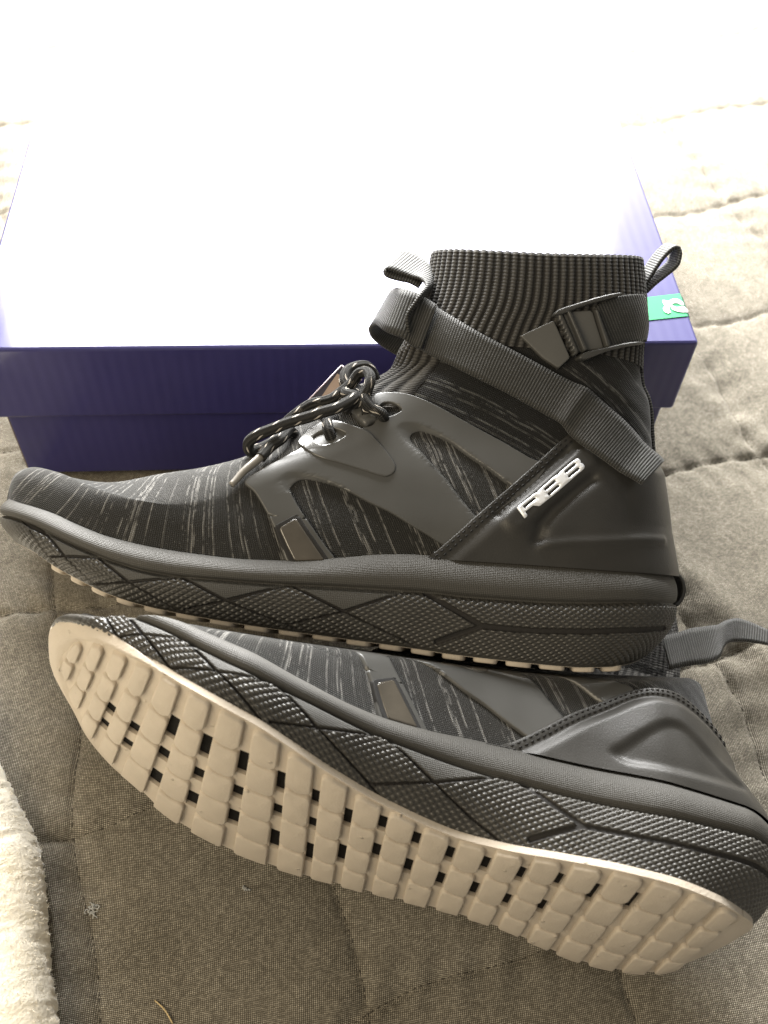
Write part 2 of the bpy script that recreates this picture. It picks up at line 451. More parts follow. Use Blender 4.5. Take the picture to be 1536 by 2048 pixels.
ARCH_RIM = [(130.5, 72.3), (131.9, 75.1), (135.6, 76.5), (139.9, 76.2), (145.8, 75), (152.9, 73.1), (160.9, 69.6), (152.4, 71.5), (142.8, 73.1), (139.4, 72.8), (136.8, 70.8), (135.9, 67.9), (133.8, 67.5)]
EYELET_UP = [(171.8, 104.5), (170.4, 108.8), (172, 111.4), (175.1, 112), (177.8, 111.2), (180.4, 108.8)]
TAB = [(136.4, 89.7), (140.1, 95.1), (145.5, 99.4), (150.5, 101.2), (158.3, 99.7), (166.5, 97.1), (171.4, 92.9), (176.3, 87.8), (179.5, 83.2), (179.3, 80.1), (176, 77.5), (172.5, 77.7), (166.8, 79), (155.4, 81.6), (145, 83.7), (139.8, 86.4)]
EYELET = [(143.4, 92.2), (147.9, 89.1), (157, 94.4), (152.1, 96.7), (148.6, 96.1)]
LOOP_TAB = [(158.3, 106.7), (160.9, 110.3), (164.5, 110.1), (167.9, 106.7), (170.6, 103.7), (167.9, 101.4), (165.2, 99.5), (162.1, 102)]
PATCH_FRAME = [(129.8, 52.4), (139.7, 58.6), (144.5, 52.5), (150.1, 45.8), (154.8, 40), (137.8, 37.8), (133.4, 44.8)]
PATCH = [(132, 51.7), (139.1, 56.6), (143.8, 50.8), (149, 44.4), (152.7, 39.8), (139.8, 38.4), (135.9, 44.6)]
COUNTER = [(195.4, 44.1), (205.1, 53.7), (215.3, 63.9), (225.7, 74.3), (236.2, 84.6), (246, 94.4), (255, 103.4), (263.3, 109.3), (271.3, 111.1), (278.6, 109.5), (286.3, 105.9), (294.4, 102.2), (300, 100.2)]
LOGO_AXIS = [(234.1, 65.6), (261.7, 89.9)]
RIDGE = [(244, 53.3), (256.9, 55.4), (274.5, 57.2), (293.4, 59.1), (302.2, 59.8)]
TROUGH = [(242.8, 56.2), (244.6, 62.5), (249.8, 69.1), (258.4, 76.9), (267.1, 83.9)]
STRAP_TOP = [(189.3, 165.8), (199.1, 156.2), (212.6, 147), (226.4, 140.4), (240.2, 134.1), (254, 128), (264, 123.6), (271.7, 117.2), (283.5, 108.7), (298.1, 95)]
STRAP_BOT = [(182.9, 143.5), (193.7, 135.9), (207.3, 128.4), (221, 122.6), (234.7, 116.2), (243.8, 111.9), (251.6, 107.5), (257.6, 101.2), (270.1, 92.4), (288, 81.8)]
TIP_FLAP = [(230.1, 146.6), (244.8, 154.7), (253.5, 138.7), (248.7, 133.2), (241.3, 137.3)]
BUCKLE_ARM_UP = [(243.8, 155.9), (245.3, 158.6), (253.6, 162.5), (271.9, 170), (272.7, 168.6), (254.9, 160.4), (247.7, 156.6)]
BUCKLE_ARM_LOW = [(256, 138.1), (257.7, 141), (266.8, 144.9), (284.3, 152), (285.7, 151), (268.2, 142.9), (259.1, 137.6)]
BUCKLE_TEETH = [(245, 157.1), (247.6, 158.4), (256.7, 141.3), (255, 139.3)]
BUCKLE_BAR = [(248.7, 158.9), (251, 160), (260.3, 142.6), (258.1, 141)]
BUCKLE_BAR2 = [(261.3, 160.8), (262.9, 161.5), (270.2, 145.5), (268.3, 144.5)]
BACK_WEB = [(262.4, 162.5), (271.5, 168.7), (285.2, 174.6), (288, 175.6), (293.7, 157.9), (285.7, 152), (270.2, 145.1)]
RIB_SEAM = [(180.9, 111.9), (185.8, 118), (189.9, 124.2), (193.6, 130.4), (196.4, 136.8)]
ZIGZAG = [(17.4, 49.2), (24.2, 45.3), (34.2, 42), (37.9, 38.9), (43.7, 33.3), (59.2, 33.7), (73.4, 24.5), (95.2, 28.2), (113.7, 19.9), (139.2, 28.5), (162.3, 19.1), (185.3, 28.5), (192.5, 30.1)]
DIAG = [[(34.2, 42), (29.7, 45)], [(43.7, 33.3), (56.4, 23.1), (60.3, 20.3)], [(73.4, 24.5), (92.2, 15), (96.9, 12.7)], [(113.7, 19.9), (138.9, 11.7), (144.2, 9.6)], [(162.3, 19.1), (189.3, 8.4), (193.6, 6.2)], [(24.4, 43.8), (35.4, 32.8), (43.7, 33.3)], [(56.9, 22.4), (73.4, 24.5)], [(96.7, 15), (113.7, 19.9)], [(138.9, 11.7), (162.3, 19.1)], [(35.4, 32.8), (39.3, 29.4)]]
WIDE = [[(196, 29.1), (207.9, 23.5), (220.8, 17.3)], [(220.8, 17.3), (202.3, 9.3)], [(220.8, 17.3), (228.4, 17.1), (243.9, 17), (268.8, 18.4), (293.3, 20.8), (308.8, 22.4)]]
LACE_A = [(159.9, -18, 104.6), (157.5, -24, 106.8), (160.3, -30, 110.4), (164.6, -34, 115.7), (165.6, -34, 121.4), (163.5, -31, 125.5), (160.3, -28, 125.1), (156.5, -26, 120), (148.9, -26, 113.4), (139.8, -26, 109.7), (133.1, -25, 105), (128.8, -20, 101.8)]
LACE_B = [(166.9, -14, 105.9), (167.1, -14, 119.9), (167.1, -14, 127.3), (163.2, -16, 131.4), (158.5, -19, 130.6), (154.4, -22, 126.8), (153.7, -24, 121.4), (155.7, -25, 118.9), (155.2, -28, 115.8), (159.5, -32, 113.5), (154.3, -36, 108.1), (145.6, -38, 104.1), (135.7, -37, 100.1), (126.8, -36, 96.7), (119.6, -35, 93.2), (114.6, -32, 89.9), (114.7, -26, 87.1), (120.1, -22, 90), (126.9, -18, 94.8), (131.6, -14, 98.3)]
LACE_C = [(134.6, -18, 94.2), (131.6, -26, 97), (128.5, -32, 92.4), (124.7, -36, 87.3), (121.1, -40, 82.1)]
AGLET = [(121.4, -40, 82.4), (115.4, -43, 75.3), (110.6, -46, 68.6)]
LACE_D = [(165.3, -30, 120.9), (164.5, -34, 113.4), (167.4, -36, 108.5), (171.6, -36, 105.9), (173.1, -32, 104.8)]
LACE_E = [(146.7, -26, 104.3), (148.1, -31, 101.1), (149.5, -34, 96.5), (150.8, -33, 93.3), (150.1, -27, 91.4)]
LACE_F = [(114.2, -20, 86.9), (118.9, -26, 81.6), (123.2, -28, 81.6), (127, -26, 82.8), (131.2, -24, 85.8)]
TAG_DARK = [(150.7, -2, 134.8), (160.8, -2, 128.5), (145, -2, 101.6), (130.8, -2, 109.8)]
TAG_TAN = [(149.2, -6, 129.8), (157.1, -6, 125.7), (149.4, -6, 111.1), (142.4, -6, 117.7)]
PULL_NEAR = [(182.5, -16, 143.3), (180.5, -19, 147.9), (179.7, -20, 153.1), (182.1, -20, 157.7), (184.8, -20, 162.7), (187.2, -19, 168.5), (185, -18, 173.1), (180.1, -18, 175.1), (174.5, -18, 176.5), (169.9, -18, 177.8), (167.8, -18, 177), (168.8, -18, 174.6), (174.4, -18, 173.1), (179.9, -18, 172.3), (184.4, -18, 170.2)]
FRONT_LOOP_TOP = [(188.9, -24, 162.7), (185.3, -24, 164.6), (181.4, -24, 165.9), (177.4, -22, 167.5), (174.3, -16, 169.5)]
FRONT_LOOP_BOT = [(182.4, -24, 141), (179.1, -26, 143.2), (173.2, -25, 145.2), (169.2, -22, 147.7), (166, -16, 151.7)]
REAR_LOOP = [(290.7, 0, 179.2), (291.2, 0, 184.9), (294.7, 0, 192), (298.8, 0, 199.1), (303.5, 0, 204.6), (306.3, 0, 205.4), (307.3, 0, 202.1), (306.1, 0, 196.8), (301.4, 0, 191.9), (296.1, 0, 187), (291.9, 0, 182.4)]

# ---------------------------------------------------------------- the shoe builder
W_LOWV = pchip(th_of(_WX), [0, 13, 24, 34, 44, 48, 49, 43, 33, 28, 31, 37, 36, 29, 18, 0])
W_LOWF = pchip(th_of(_WX), [0, 16, 28, 38, 49, 55, 60, 61, 57, 51, 47, 49, 47, 38, 25, 0])
_BL = [12, 14, 20, 35, 50, 70, 90, 105, 124, 150, 174, 195, 215, 235, 256, 275, 292, 302, 308]
B_LOWV = pchip(th_of(_BL, 12, 308), [0, 9, 22, 37, 43.5, 46, 43.8, 38.5, 30, 21.5, 18, 22, 29.5, 35.5, 38, 34, 24, 14, 0])
B_LOWF = pchip(th_of(_BL, 12, 308), [0, 16, 30, 43, 47, 54, 58, 59.5, 58, 52, 46, 41, 39.5, 43, 46.5, 46, 42, 28, 0])
STRIPE_K = pchip([0, 28, 60, 80, 100, 130, 200, 320], [1.1, .87, .32, .12, -.08, -.4, -.5, -.5])

COUNTER_LOW = [(180, 40), (191, 47.5), (202, 56.5), (218, 70), (231, 79), (243, 86.5), (256, 91.5), (270, 93), (285, 90), (298, 86), (304, 84)]
TEAR = [(232, 53), (240, 60.5), (252, 69.5), (262, 75), (271, 75.5), (281, 70), (290, 62), (298, 56), (296, 52), (282, 50.5), (266, 49.5), (250, 48.6), (238, 48.6)]


class Shoe:
    def __init__(s, root, wv, wf, bv=None, bf=None, deform=None, xb0=12.0, zbot=Z_BOT):
        s.xb0 = xb0; s.zbot = zbot
        s.root = root; s.w = (wv, wf); s.bo = (bv, bf); s.deform = deform
        g = np.linspace(0, np.pi, 241); v = np.linspace(0, 1, 181)
        s.ga, s.gv = np.meshgrid(g, v)
        s.gx, s.gy, s.gz = loft(s.ga, s.gv, wv)
    def emit(s, name, verts, faces, mat, parent=None, **kw):
        v = np.asarray(verts, float).reshape(-1, 3)
        if s.deform is not None: v = s.deform(v)
        return mesh_obj(name, v / 1000.0, faces, mat, parent or s.root, **kw)
    # --- surface of the upper: angle a 0..pi runs front to heel on the near side, pi..2pi back along the far side
    def P(s, a, v):
        a, v = np.broadcast_arrays(np.asarray(a, float), np.asarray(v, float))
        a = np.mod(a, 2 * np.pi)
        near = a <= np.pi
        ph = np.where(near, a, 2 * np.pi - a)
        x1, y1, z1 = loft(ph, v, s.w[0]); x2, y2, z2 = loft(ph, v, s.w[1])
        return np.stack([np.where(near, x1, x2), np.where(near, -y1, y2), np.where(near, z1, z2)], -1)
    def N(s, a, v):
        e = .012; f = .008
        da = s.P(a + e, v) - s.P(a - e, v)
        dv = s.P(a, np.clip(v + f, 0, 1)) - s.P(a, np.clip(v - f, 0, 1))
        n = np.cross(da, dv)
        n /= np.linalg.norm(n, axis=-1)[..., None] + 1e-9
        return n
    def inv(s, xz):
        """side-view point (x, z) -> loop coordinates (a, v) on the near side"""
        q = np.asarray(xz, float).reshape(-1, 2)
        gx, gz = s.gx[::2, ::2].ravel(), s.gz[::2, ::2].ravel(); ga, gv = s.ga[::2, ::2].ravel(), s.gv[::2, ::2].ravel()
        k = np.concatenate([np.argmin((c[:, :1] - gx[None]) ** 2 + (c[:, 1:] - gz[None]) ** 2, axis=1) for c in np.array_split(q, max(1, len(q) // 150))])
        a, v = ga[k].copy(), gv[k].copy()
        for _ in range(7):
            e = 1e-3
            x0, _, z0 = loft(a, v, s.w[0]); x1, _, z1 = loft(a + e, v, s.w[0]); x2, _, z2 = loft(a, v + e, s.w[0])
            ja, jb, jc, jd = (x1 - x0) / e, (x2 - x0) / e, (z1 - z0) / e, (z2 - z0) / e
            det = ja * jd - jb * jc
            ok = np.abs(det) > 40
            dt = np.where(ok, det, 1.0); rx, rz = q[:, 0] - x0, q[:, 1] - z0
            a = np.clip(a + np.where(ok, np.clip((jd * rx - jb * rz) / dt, -.06, .06), 0), 0, np.pi)
            v = np.clip(v + np.where(ok, np.clip((ja * rz - jc * rx) / dt, -.04, .04), 0), 0, 1)
        return np.column_stack([a, v])
    SA, SV = 300 / np.pi, 180.0
    def patch(s, name, loops, hfun, mat, parent=None, spacing=2.2, extra=(), rings=(.1, .31, .62, 1.2), far=False, uv=None):
        """raised piece on the upper: loops are outlines in (a, v) (first outer, then holes); hfun(d, xyz) gives its height"""
        sc = np.array([s.SA, s.SV])
        L = [np.asarray(l) * sc for l in loops]
        bnd = np.concatenate(L)
        pts = [bnd]; edges = []; n0 = 0
        for l in L:
            n = len(l); edges += [(n0 + i, n0 + (i + 1) % n) for i in range(n)]; n0 += n
        def isin(p):
            r = inside(p, L[0])
            for h in L[1:]: r &= ~inside(p, h)
            return r
        def dmin(p):
            r = np.full(len(p), 1e9)
            for l in L: r = np.minimum(r, seg_dist(p, np.vstack([l, l[:1]])))
            return r
        for r in rings:
            for l in L:
                t = np.roll(l, -1, 0) - np.roll(l, 1, 0); t /= np.linalg.norm(t, axis=1)[:, None] + 1e-9
                nn = np.stack([-t[:, 1], t[:, 0]], 1)
                for sg in (1, -1):
                    c = l + sg * nn * r
                    ok = isin(c)
                    if ok.any():
                        c = c[ok]; c = c[dmin(c) > r * .93]
                        if len(c): pts.append(c)
        for e in extra: pts.append(np.asarray(e) * sc)
        lo, hi = L[0].min(0), L[0].max(0)
        gx, gy = np.meshgrid(np.arange(lo[0], hi[0], spacing), np.arange(lo[1], hi[1], spacing))
        gx = gx + (np.arange(gx.shape[0]) % 2)[:, None] * spacing / 2
        g = np.stack([gx.ravel(), gy.ravel()], 1); g = g[isin(g)]
        if len(g):
            g = g[dmin(g) > max(rings[-1], spacing * .5) * 1.15]; pts.append(g)
        allp = np.concatenate(pts)
        vv, _, ff, _, _, _ = delaunay_2d_cdt([Vector(p) for p in allp], edges, [], 0, 1e-4)
        vv = np.array([(p.x, p.y) for p in vv]); ff = np.array([f for f in ff if len(f) == 3])
        cen = vv[ff].mean(1); ff = ff[isin(cen)]
        used = np.unique(ff); rem = -np.ones(len(vv), int); rem[used] = np.arange(len(used)); vv = vv[used]; ff = rem[ff]
        av = vv / sc
        a, v = av[:, 0], av[:, 1]
        if far: a = 2 * np.pi - a
        v = np.clip(v, 0, 1)
        xyz = s.P(a, v); nn = s.N(a, v)
        b3 = s.P((2 * np.pi - bnd[:, 0] / sc[0]) if far else bnd[:, 0] / sc[0], np.clip(bnd[:, 1] / sc[1], 0, 1))
        d = np.full(len(xyz), 1e9)
        for i in range(0, len(b3), 200):
            d = np.minimum(d, np.linalg.norm(xyz[:, None] - b3[None, i:i + 200], axis=2).min(1))
        h = hfun(d, xyz)
        p3 = xyz + nn * h[:, None]
        # outward orientation
        f0 = ff[:, [0, 2, 1]] if not far else ff
        fn = np.cross(p3[f0[:, 1]] - p3[f0[:, 0]], p3[f0[:, 2]] - p3[f0[:, 0]])
        if (fn * nn[f0[:, 0]]).sum() < 0: f0 = f0[:, [0, 2, 1]]
        u = np.stack([vv[:, 0], vv[:, 1]], 1) if uv is None else uv(xyz)
        return s.emit(name, p3, f0, mat, parent, uv=u)
    def loop_av(s, xz, step=1.0, closed=True, smooth=True):
        c = catmull(xz, step, closed) if smooth else None
        if c is None:
            q = np.asarray(xz, float); q = np.vstack([q, q[:1]]) if closed else q
            seg = []
            for p0, p1 in zip(q[:-1], q[1:]):
                k = max(1, int(round(np.linalg.norm(p1 - p0) / step)))
                seg.append(p0 + (p1 - p0) * (np.arange(k) / k)[:, None])
            c = np.concatenate(seg if closed else seg + [q[-1:]])
        return s.inv(c)

def edge_h(t, r=.7, sink=.8):
    def f(d, xyz):
        e = np.sqrt(np.clip(1 - (1 - np.clip(d / r, 0, 1)) ** 2, 0, 1))
        return -sink + (t + sink) * e
    return f

# ---------------------------------------------------------------- sole
def build_sole(sh, fine_far=False):
    nA = 980; nB = 420
    thA = np.linspace(0, np.pi, nA); thB = np.linspace(np.pi, 0, nB)[1:-1]
    th = np.concatenate([thA, thB]); near = np.concatenate([np.ones(nA, bool), np.zeros(len(thB), bool)])
    def side(i):
        xt, wt, xb, wb = sole_outline(th, sh.w[i], sh.xb0)
        if sh.bo[i] is not None: wb = sh.bo[i](th)
        return xt, wt, xb, wb
    (xt, w1, xb, b1), (_, w2, _, b2) = side(0), side(1)
    Pt = np.stack([xt, np.where(near, -w1, w2)], 1); Pb = np.stack([xb, np.where(near, -b1, b2)], 1)
    t = np.roll(Pt, -1, 0) - np.roll(Pt, 1, 0); t /= np.linalg.norm(t, axis=1)[:, None]
    nrm = np.stack([t[:, 1], -t[:, 0]], 1)
    c = Pt.mean(0); sg = np.sign(((Pt - c) * nrm).sum(1).mean()); nrm *= sg
    zt, zl, zb = Z_TOP(xt), Z_LOW(xt), sh.zbot(xb)
    zl = np.maximum(zl, zb + .8)
    zt = np.maximum(zt, zl + 2) + 1.4
    arc = np.concatenate([[0], np.cumsum(np.linalg.norm(np.diff(Pt, axis=0), axis=1))])
    nR, nS = 26, 84
    T = np.concatenate([np.linspace(0, 1, nR), 1 + np.linspace(0, 1, nS)[1:]])          # 0..1 rand, 1..2 side wall
    rows = []
    for tau in T:
        if tau <= 1:
            z = zt + (zl - zt) * tau
            bul = -3.6 * (1 - tau) ** 1.6 + 2.4 * np.sin(np.pi * tau) ** .8 + .2 - 1.6 * sstep(.9, 1.0, tau)
            k = 0
        else:
            q = tau - 1
            z = zl + (zb - zl) * q
            bul = -1.4 + 2.4 * sstep(0, .10, q) + 1.3 * np.sin(np.pi * q) - .8 * q
            k = q ** 1.9
        lim = np.clip((zt - zb) / 22.0, .35, 1) * (1 - .45 * sstep(285, 312, xt))
        xy = Pt + (Pb - Pt) * k + nrm * (bul * lim)[:, None]
        rows.append(np.column_stack([xy, z]))
    G = np.array(rows)                                   # (nT, nC, 3)
    nT, nC = G.shape[:2]
    # metric height along the wall
    hgt = np.concatenate([[np.zeros(nC)], np.cumsum(np.linalg.norm(np.diff(G, axis=0), axis=2), axis=0)])
    S = np.broadcast_to(arc[None], (nT, nC))
    wall = np.broadcast_to((T > 1)[:, None], (nT, nC))
    XZ = G[..., [0, 2]].reshape(-1, 2)
    zig = np.asarray(ZIGZAG); zx = np.concatenate([[-5], zig[:, 0], [196, 400]]); zz = np.concatenate([[60], zig[:, 1], [60, 60]])
    zline = np.interp(XZ[:, 0], zx, zz).reshape(nT, nC)
    zline = np.where(G[..., 0] < zig[0, 0], 1e3, zline)
    zline = np.where(G[..., 0] > 194, 1e3, zline)
    diamond = wall & (G[..., 2] < zline)
    d = seg_dist(XZ, ZIGZAG)
    for l in DIAG: d = np.minimum(d, seg_dist(XZ, l) + .25)
    d = d.reshape(nT, nC)
    dw = np.full(nT * nC, 1e9)
    for l in WIDE: dw = np.minimum(dw, seg_dist(XZ, l))
    dw = dw.reshape(nT, nC)
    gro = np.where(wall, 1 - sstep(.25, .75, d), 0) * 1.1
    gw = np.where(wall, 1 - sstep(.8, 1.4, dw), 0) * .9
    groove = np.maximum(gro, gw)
    pa = S / 3.9; pb = (zl[None] - G[..., 2] + .25 * (hgt - hgt[nR - 1])) / 1.45
    tri = lambda q: 1 - 2 * np.abs(q - np.floor(q) - .5)
    pyr = (.08 + .92 * sstep(14, 34, G[..., 0])) * np.minimum(np.minimum(tri(pa + pb / 2), tri(pa - pb / 2)) * 1.35, .9)
    relief = np.where(diamond, .85 * pyr - .15, 0) * (1 - np.clip(groove, 0, 1)) - groove
    relief *= np.where(wall, (sstep(0.0, .05, (T - 1)) * (1 - sstep(.93, .985, T - 1)))[:, None], 0)
    n3 = np.cross(np.roll(G, -1, 1) - np.roll(G, 1, 1), np.gradient(G, axis=0)); n3 /= np.linalg.norm(n3, axis=2)[..., None] + 1e-9
    if (n3[..., :2] * nrm[None]).sum() < 0: n3 = -n3
    G = G + n3 * relief[..., None]
    uv = np.stack([S, hgt], -1).reshape(-1, 2)
    F = grid_faces(nT, nC, wrap=True).reshape(nT - 1, nC, 4)
    V = G.reshape(-1, 3)
    def sub(mask):
        f = F[mask]; u = np.unique(f); m = np.full(len(V), -1); m[u] = np.arange(len(u))
        return V[u], m[f], uv[u]
    rr = np.arange(nT - 1)
    # rand
    m = np.zeros((nT - 1, nC), bool); m[:nR] = True
    v, f, u = sub(m); sh.emit('midsole_rand', v, f[:, ::-1], M_RAND, uv=u)
    isg = (np.maximum(gro, gw) > .3)[:-1] & ~m
    dia = diamond[:-1] & ~isg & ~m; smo = ~dia & ~isg & ~m
    # connected panels
    lab = np.zeros((nT - 1, nC), int); nl = 0; kinds = {}
    for kind, mk in (('tread', dia), ('smooth', smo)):
        todo = mk.copy()
        while todo.any():
            i, j = np.argwhere(todo)[0]
            nl += 1; st = [(i, j)]; todo[i, j] = False; cells = []
            while st:
                a, b = st.pop(); cells.append((a, b))
                for a2, b2 in ((a + 1, b), (a - 1, b), (a, (b + 1) % nC), (a, (b - 1) % nC)):
                    if 0 <= a2 < nT - 1 and todo[a2, b2]:
                        todo[a2, b2] = False; st.append((a2, b2))
            if len(cells) > 260:
                ii = np.array(cells); lab[ii[:, 0], ii[:, 1]] = nl; kinds[nl] = kind
    body = (lab == 0) & ~m
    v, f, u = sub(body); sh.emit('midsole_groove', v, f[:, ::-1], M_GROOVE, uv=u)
    for k, kind in kinds.items():
        v, f, u = sub(lab == k)
        sh.emit('tread_panel' if kind == 'tread' else 'smooth_panel', v, f[:, ::-1], M_PANEL if kind == 'tread' else M_SMOOTH, uv=u)
    # underside of the midsole and the top lip that tucks under the upper
    kk = np.linspace(0, np.pi, 120); kx = sh.xb0 + (1 - np.cos(kk)) / 2 * (308 - sh.xb0)
    def bw(i):
        if sh.bo[i] is not None: return sh.bo[i](kk)
        return sole_outline(kk, sh.w[i], sh.xb0)[3]
    cc = np.linspace(0, 1, 9)
    Y = -bw(0)[:, None] + (bw(0) + bw(1))[:, None] * cc[None]
    Bv = np.stack([np.broadcast_to(kx[:, None], Y.shape), Y, np.broadcast_to((sh.zbot(kx) - .1)[:, None], Y.shape)], -1)
    sh.emit('midsole_base', Bv, grid_faces(120, 9), M_BLACK)
    lip = np.array([G[0], np.column_stack([Pt - nrm * 9.0, zt - .35])])
    sh.emit('midsole_lip', lip, grid_faces(2, nC, wrap=True), M_RAND, uv=np.stack([np.broadcast_to(arc, (2, nC)), np.broadcast_to([[0], [5]], (2, nC))], -1).reshape(-1, 2))
    return bw

ROWX = [14.5, 25.3, 34.9, 45, 55.2, 66.6, 78.6, 91.8, 106, 120.3, 134.7, 149, 163.4, 177.5, 191.2, 204.7, 218.2, 232.3, 247.5, 263.2, 278, 292]
def build_outsole(sh, lug=2.2, drop=1.9, out=1.6, bump=.80):
    kk = np.linspace(0, np.pi, 300); kx = sh.xb0 + (1 - np.cos(kk)) / 2 * (308 - sh.xb0)
    def bwf(i):
        w = sh.bo[i](kk) if sh.bo[i] is not None else sole_outline(kk, sh.w[i], sh.xb0)[3]
        return lambda x: np.interp(x, kx, w)
    e1, e2 = bwf(0), bwf(1)
    slant = pchip([0, 50, 75, 118, 233, 320], [-.22, -.13, 0, .165, .145, .145])
    def line(x0, y):                     # a groove line through x0 at the near edge
        return x0 + slant(x0) * (y + e1(x0))
    def zb(x): return sh.zbot(np.clip(x, sh.xb0, 308))
    root = sh.emit('outsole', np.zeros((0, 3)), [], M_TAN)
    # plate: strips across the sole, broken where the openings are
    V = []; Fc = []
    def solid(poly, z_hi, z_lo):
        n = len(poly); b = len(V)
        for (x, y) in poly: V.append((x, y, zb(x) + z_hi))
        for (x, y) in poly: V.append((x, y, zb(x) + z_lo))
        Fc.append([b + i for i in range(n)][::-1]); Fc.append([b + n + i for i in range(n)])
        for i in range(n):
            j = (i + 1) % n
            Fc.append([b + i, b + j, b + n + j, b + n + i])
    GAP = 3.45
    xs = ROWX
    def strip(xa, xb_, ya, yb, n, edge0=False, edge1=False):
        """slanted strip between groove lines xa and xb_ from y fraction; outline clipped to the sole"""
        ys = np.linspace(ya, yb, n)
        for q0, q1 in zip(ys[:-1], ys[1:]):
            r0, r1 = ylim(xb_)[0] - ylim(xa)[0], ylim(xb_)[1] - ylim(xa)[1]
            if q0 == ya and edge0: solid([(line(xa, q0), q0), (line(xb_, q0 + r0), q0 + r0), (line(xb_, q1), q1), (line(xa, q1), q1)], .8, -drop); continue
            if q1 == yb and edge1: solid([(line(xa, q0), q0), (line(xb_, q0), q0), (line(xb_, q1 + r1), q1 + r1), (line(xa, q1), q1)], .8, -drop); continue
            solid([(line(xa, q0), q0), (line(xb_, q0), q0), (line(xb_, q1), q1), (line(xa, q1), q1)], .8, -drop)
    def ylim(x0):
        # near and far edge on the slanted line
        y1 = -e1(x0) - out
        y2 = e2(x0)
        for _ in range(8): y2 = float(e2(np.clip(line(x0, y2), 12.5, 307.5)))
        return y1, y2 + out
    holes = {}
    for i, x in enumerate(xs):
        g = x - GAP
        y1, y2 = ylim(g); h = []
        if 40 < x < 62: h = [(0, 9), (16, 24)]
        elif 62 <= x < 100: h = [(-24, -7), (3, 13), (24, 37)]
        elif 100 <= x < 130: h = [(-22 + (x - 100) * .25, -5), (5, 15), (27, 44)]
        elif 130 <= x < 142: h = [(-12, 2), (18, 34)]
        elif 142 <= x < 200: h = [(y1 + 8, y1 + 20), (y1 + 31, y1 + 44)]
        elif 200 <= x < 224: h = [(y1 + 10, y1 + 22), (y1 + 35, y1 + 47)]
        elif 224 <= x < 255: h = [(y1 + 13, y1 + 29)]
        holes[i] = [(a, b) for a, b in h if a > y1 + 4 and b < y2 - 4 and b > a]
        # groove strip with openings
        cuts = [y1] + [c for ab in holes[i] for c in ab] + [y2]
        for a, b in zip(cuts[0::2], cuts[1::2]):
            strip(g, x + .01, a, b, 3, a == y1, b == y2)
    # lug strips: subdivide along x so the edge follows the outline
    bounds = [(xs[i], xs[i + 1] - GAP) for i in range(len(xs) - 1)]
    for x0, x1 in bounds:
        n = 4
        for k in range(n):
            a = x0 + (x1 - x0) * k / n; b = x0 + (x1 - x0) * (k + 1) / n
            y1a, y2a = ylim(a); y1b, y2b = ylim(b)
            ya = np.linspace(y1a, y2a, 5); yb = np.linspace(y1b, y2b, 5)
            for j in range(4):
                solid([(line(a, ya[j]), ya[j]), (line(b, yb[j]), yb[j]), (line(b, yb[j + 1]), yb[j + 1]), (line(a, ya[j + 1]), ya[j + 1])], .8, -drop)
    # toe and heel ends
    for xa, xb_ in ((sh.xb0 + .2, xs[0] - GAP), (xs[-1], 307.5)):
        o_ = out - 3.0 if out < 0 and xa < 20 else out
        q = np.linspace(xa, xb_, 9)
        for a, b in zip(q[:-1], q[1:]):
            solid([(a, -e1(a) - o_), (b, -e1(b) - o_), (b, e2(b) + o_), (a, e2(a) + o_)], .8, -drop)
    sh.emit('outsole_plate', np.array(V), Fc, M_TAN, root, smooth=False)
    # toe bumper: the outsole curls up over the toe tip
    aa = np.linspace(-.80, .80, 60)
    tb = []
    for a in aa:
        th_ = abs(a); i = 0 if a < 0 else 1
        xt, wt, xb_, wb = sole_outline(np.array([th_]), sh.w[i], sh.xb0)
        if sh.bo[i] is not None: wb = sh.bo[i](np.array([th_]))
        sg = -1 if a < 0 else 1
        x0, y0 = xb_[0], sg * wb[0]; x1, y1 = xt[0], sg * wt[0]
        f = bump * (1 - (a / .80) ** 2) ** .8
        for q in (-.2, 0.0, .25, .5, .75, .92, 1.0):
            k = f * q
            if q < 0: tb.append((x0 + 1.2, y0 * .96, float(sh.zbot(x0)) - drop + .4)); continue
            o_ = 1.0 if q < .95 else -.3; tb.append((x0 + (x1 - x0) * k - 2.5 * o_ * math.cos(a * 1.2), y0 + (y1 - y0) * k + sg * 2.3 * o_ * math.sin(th_ * 1.2), float(sh.zbot(x0)) - 1.9 + (float(Z_LOW(x1)) - float(sh.zbot(x0)) + 2) * k))
    if bump > .3: sh.emit('toe_bumper', np.array(tb), grid_faces(60, 7), M_TAN, root)
    # lugs
    rl = np.random.default_rng(3)
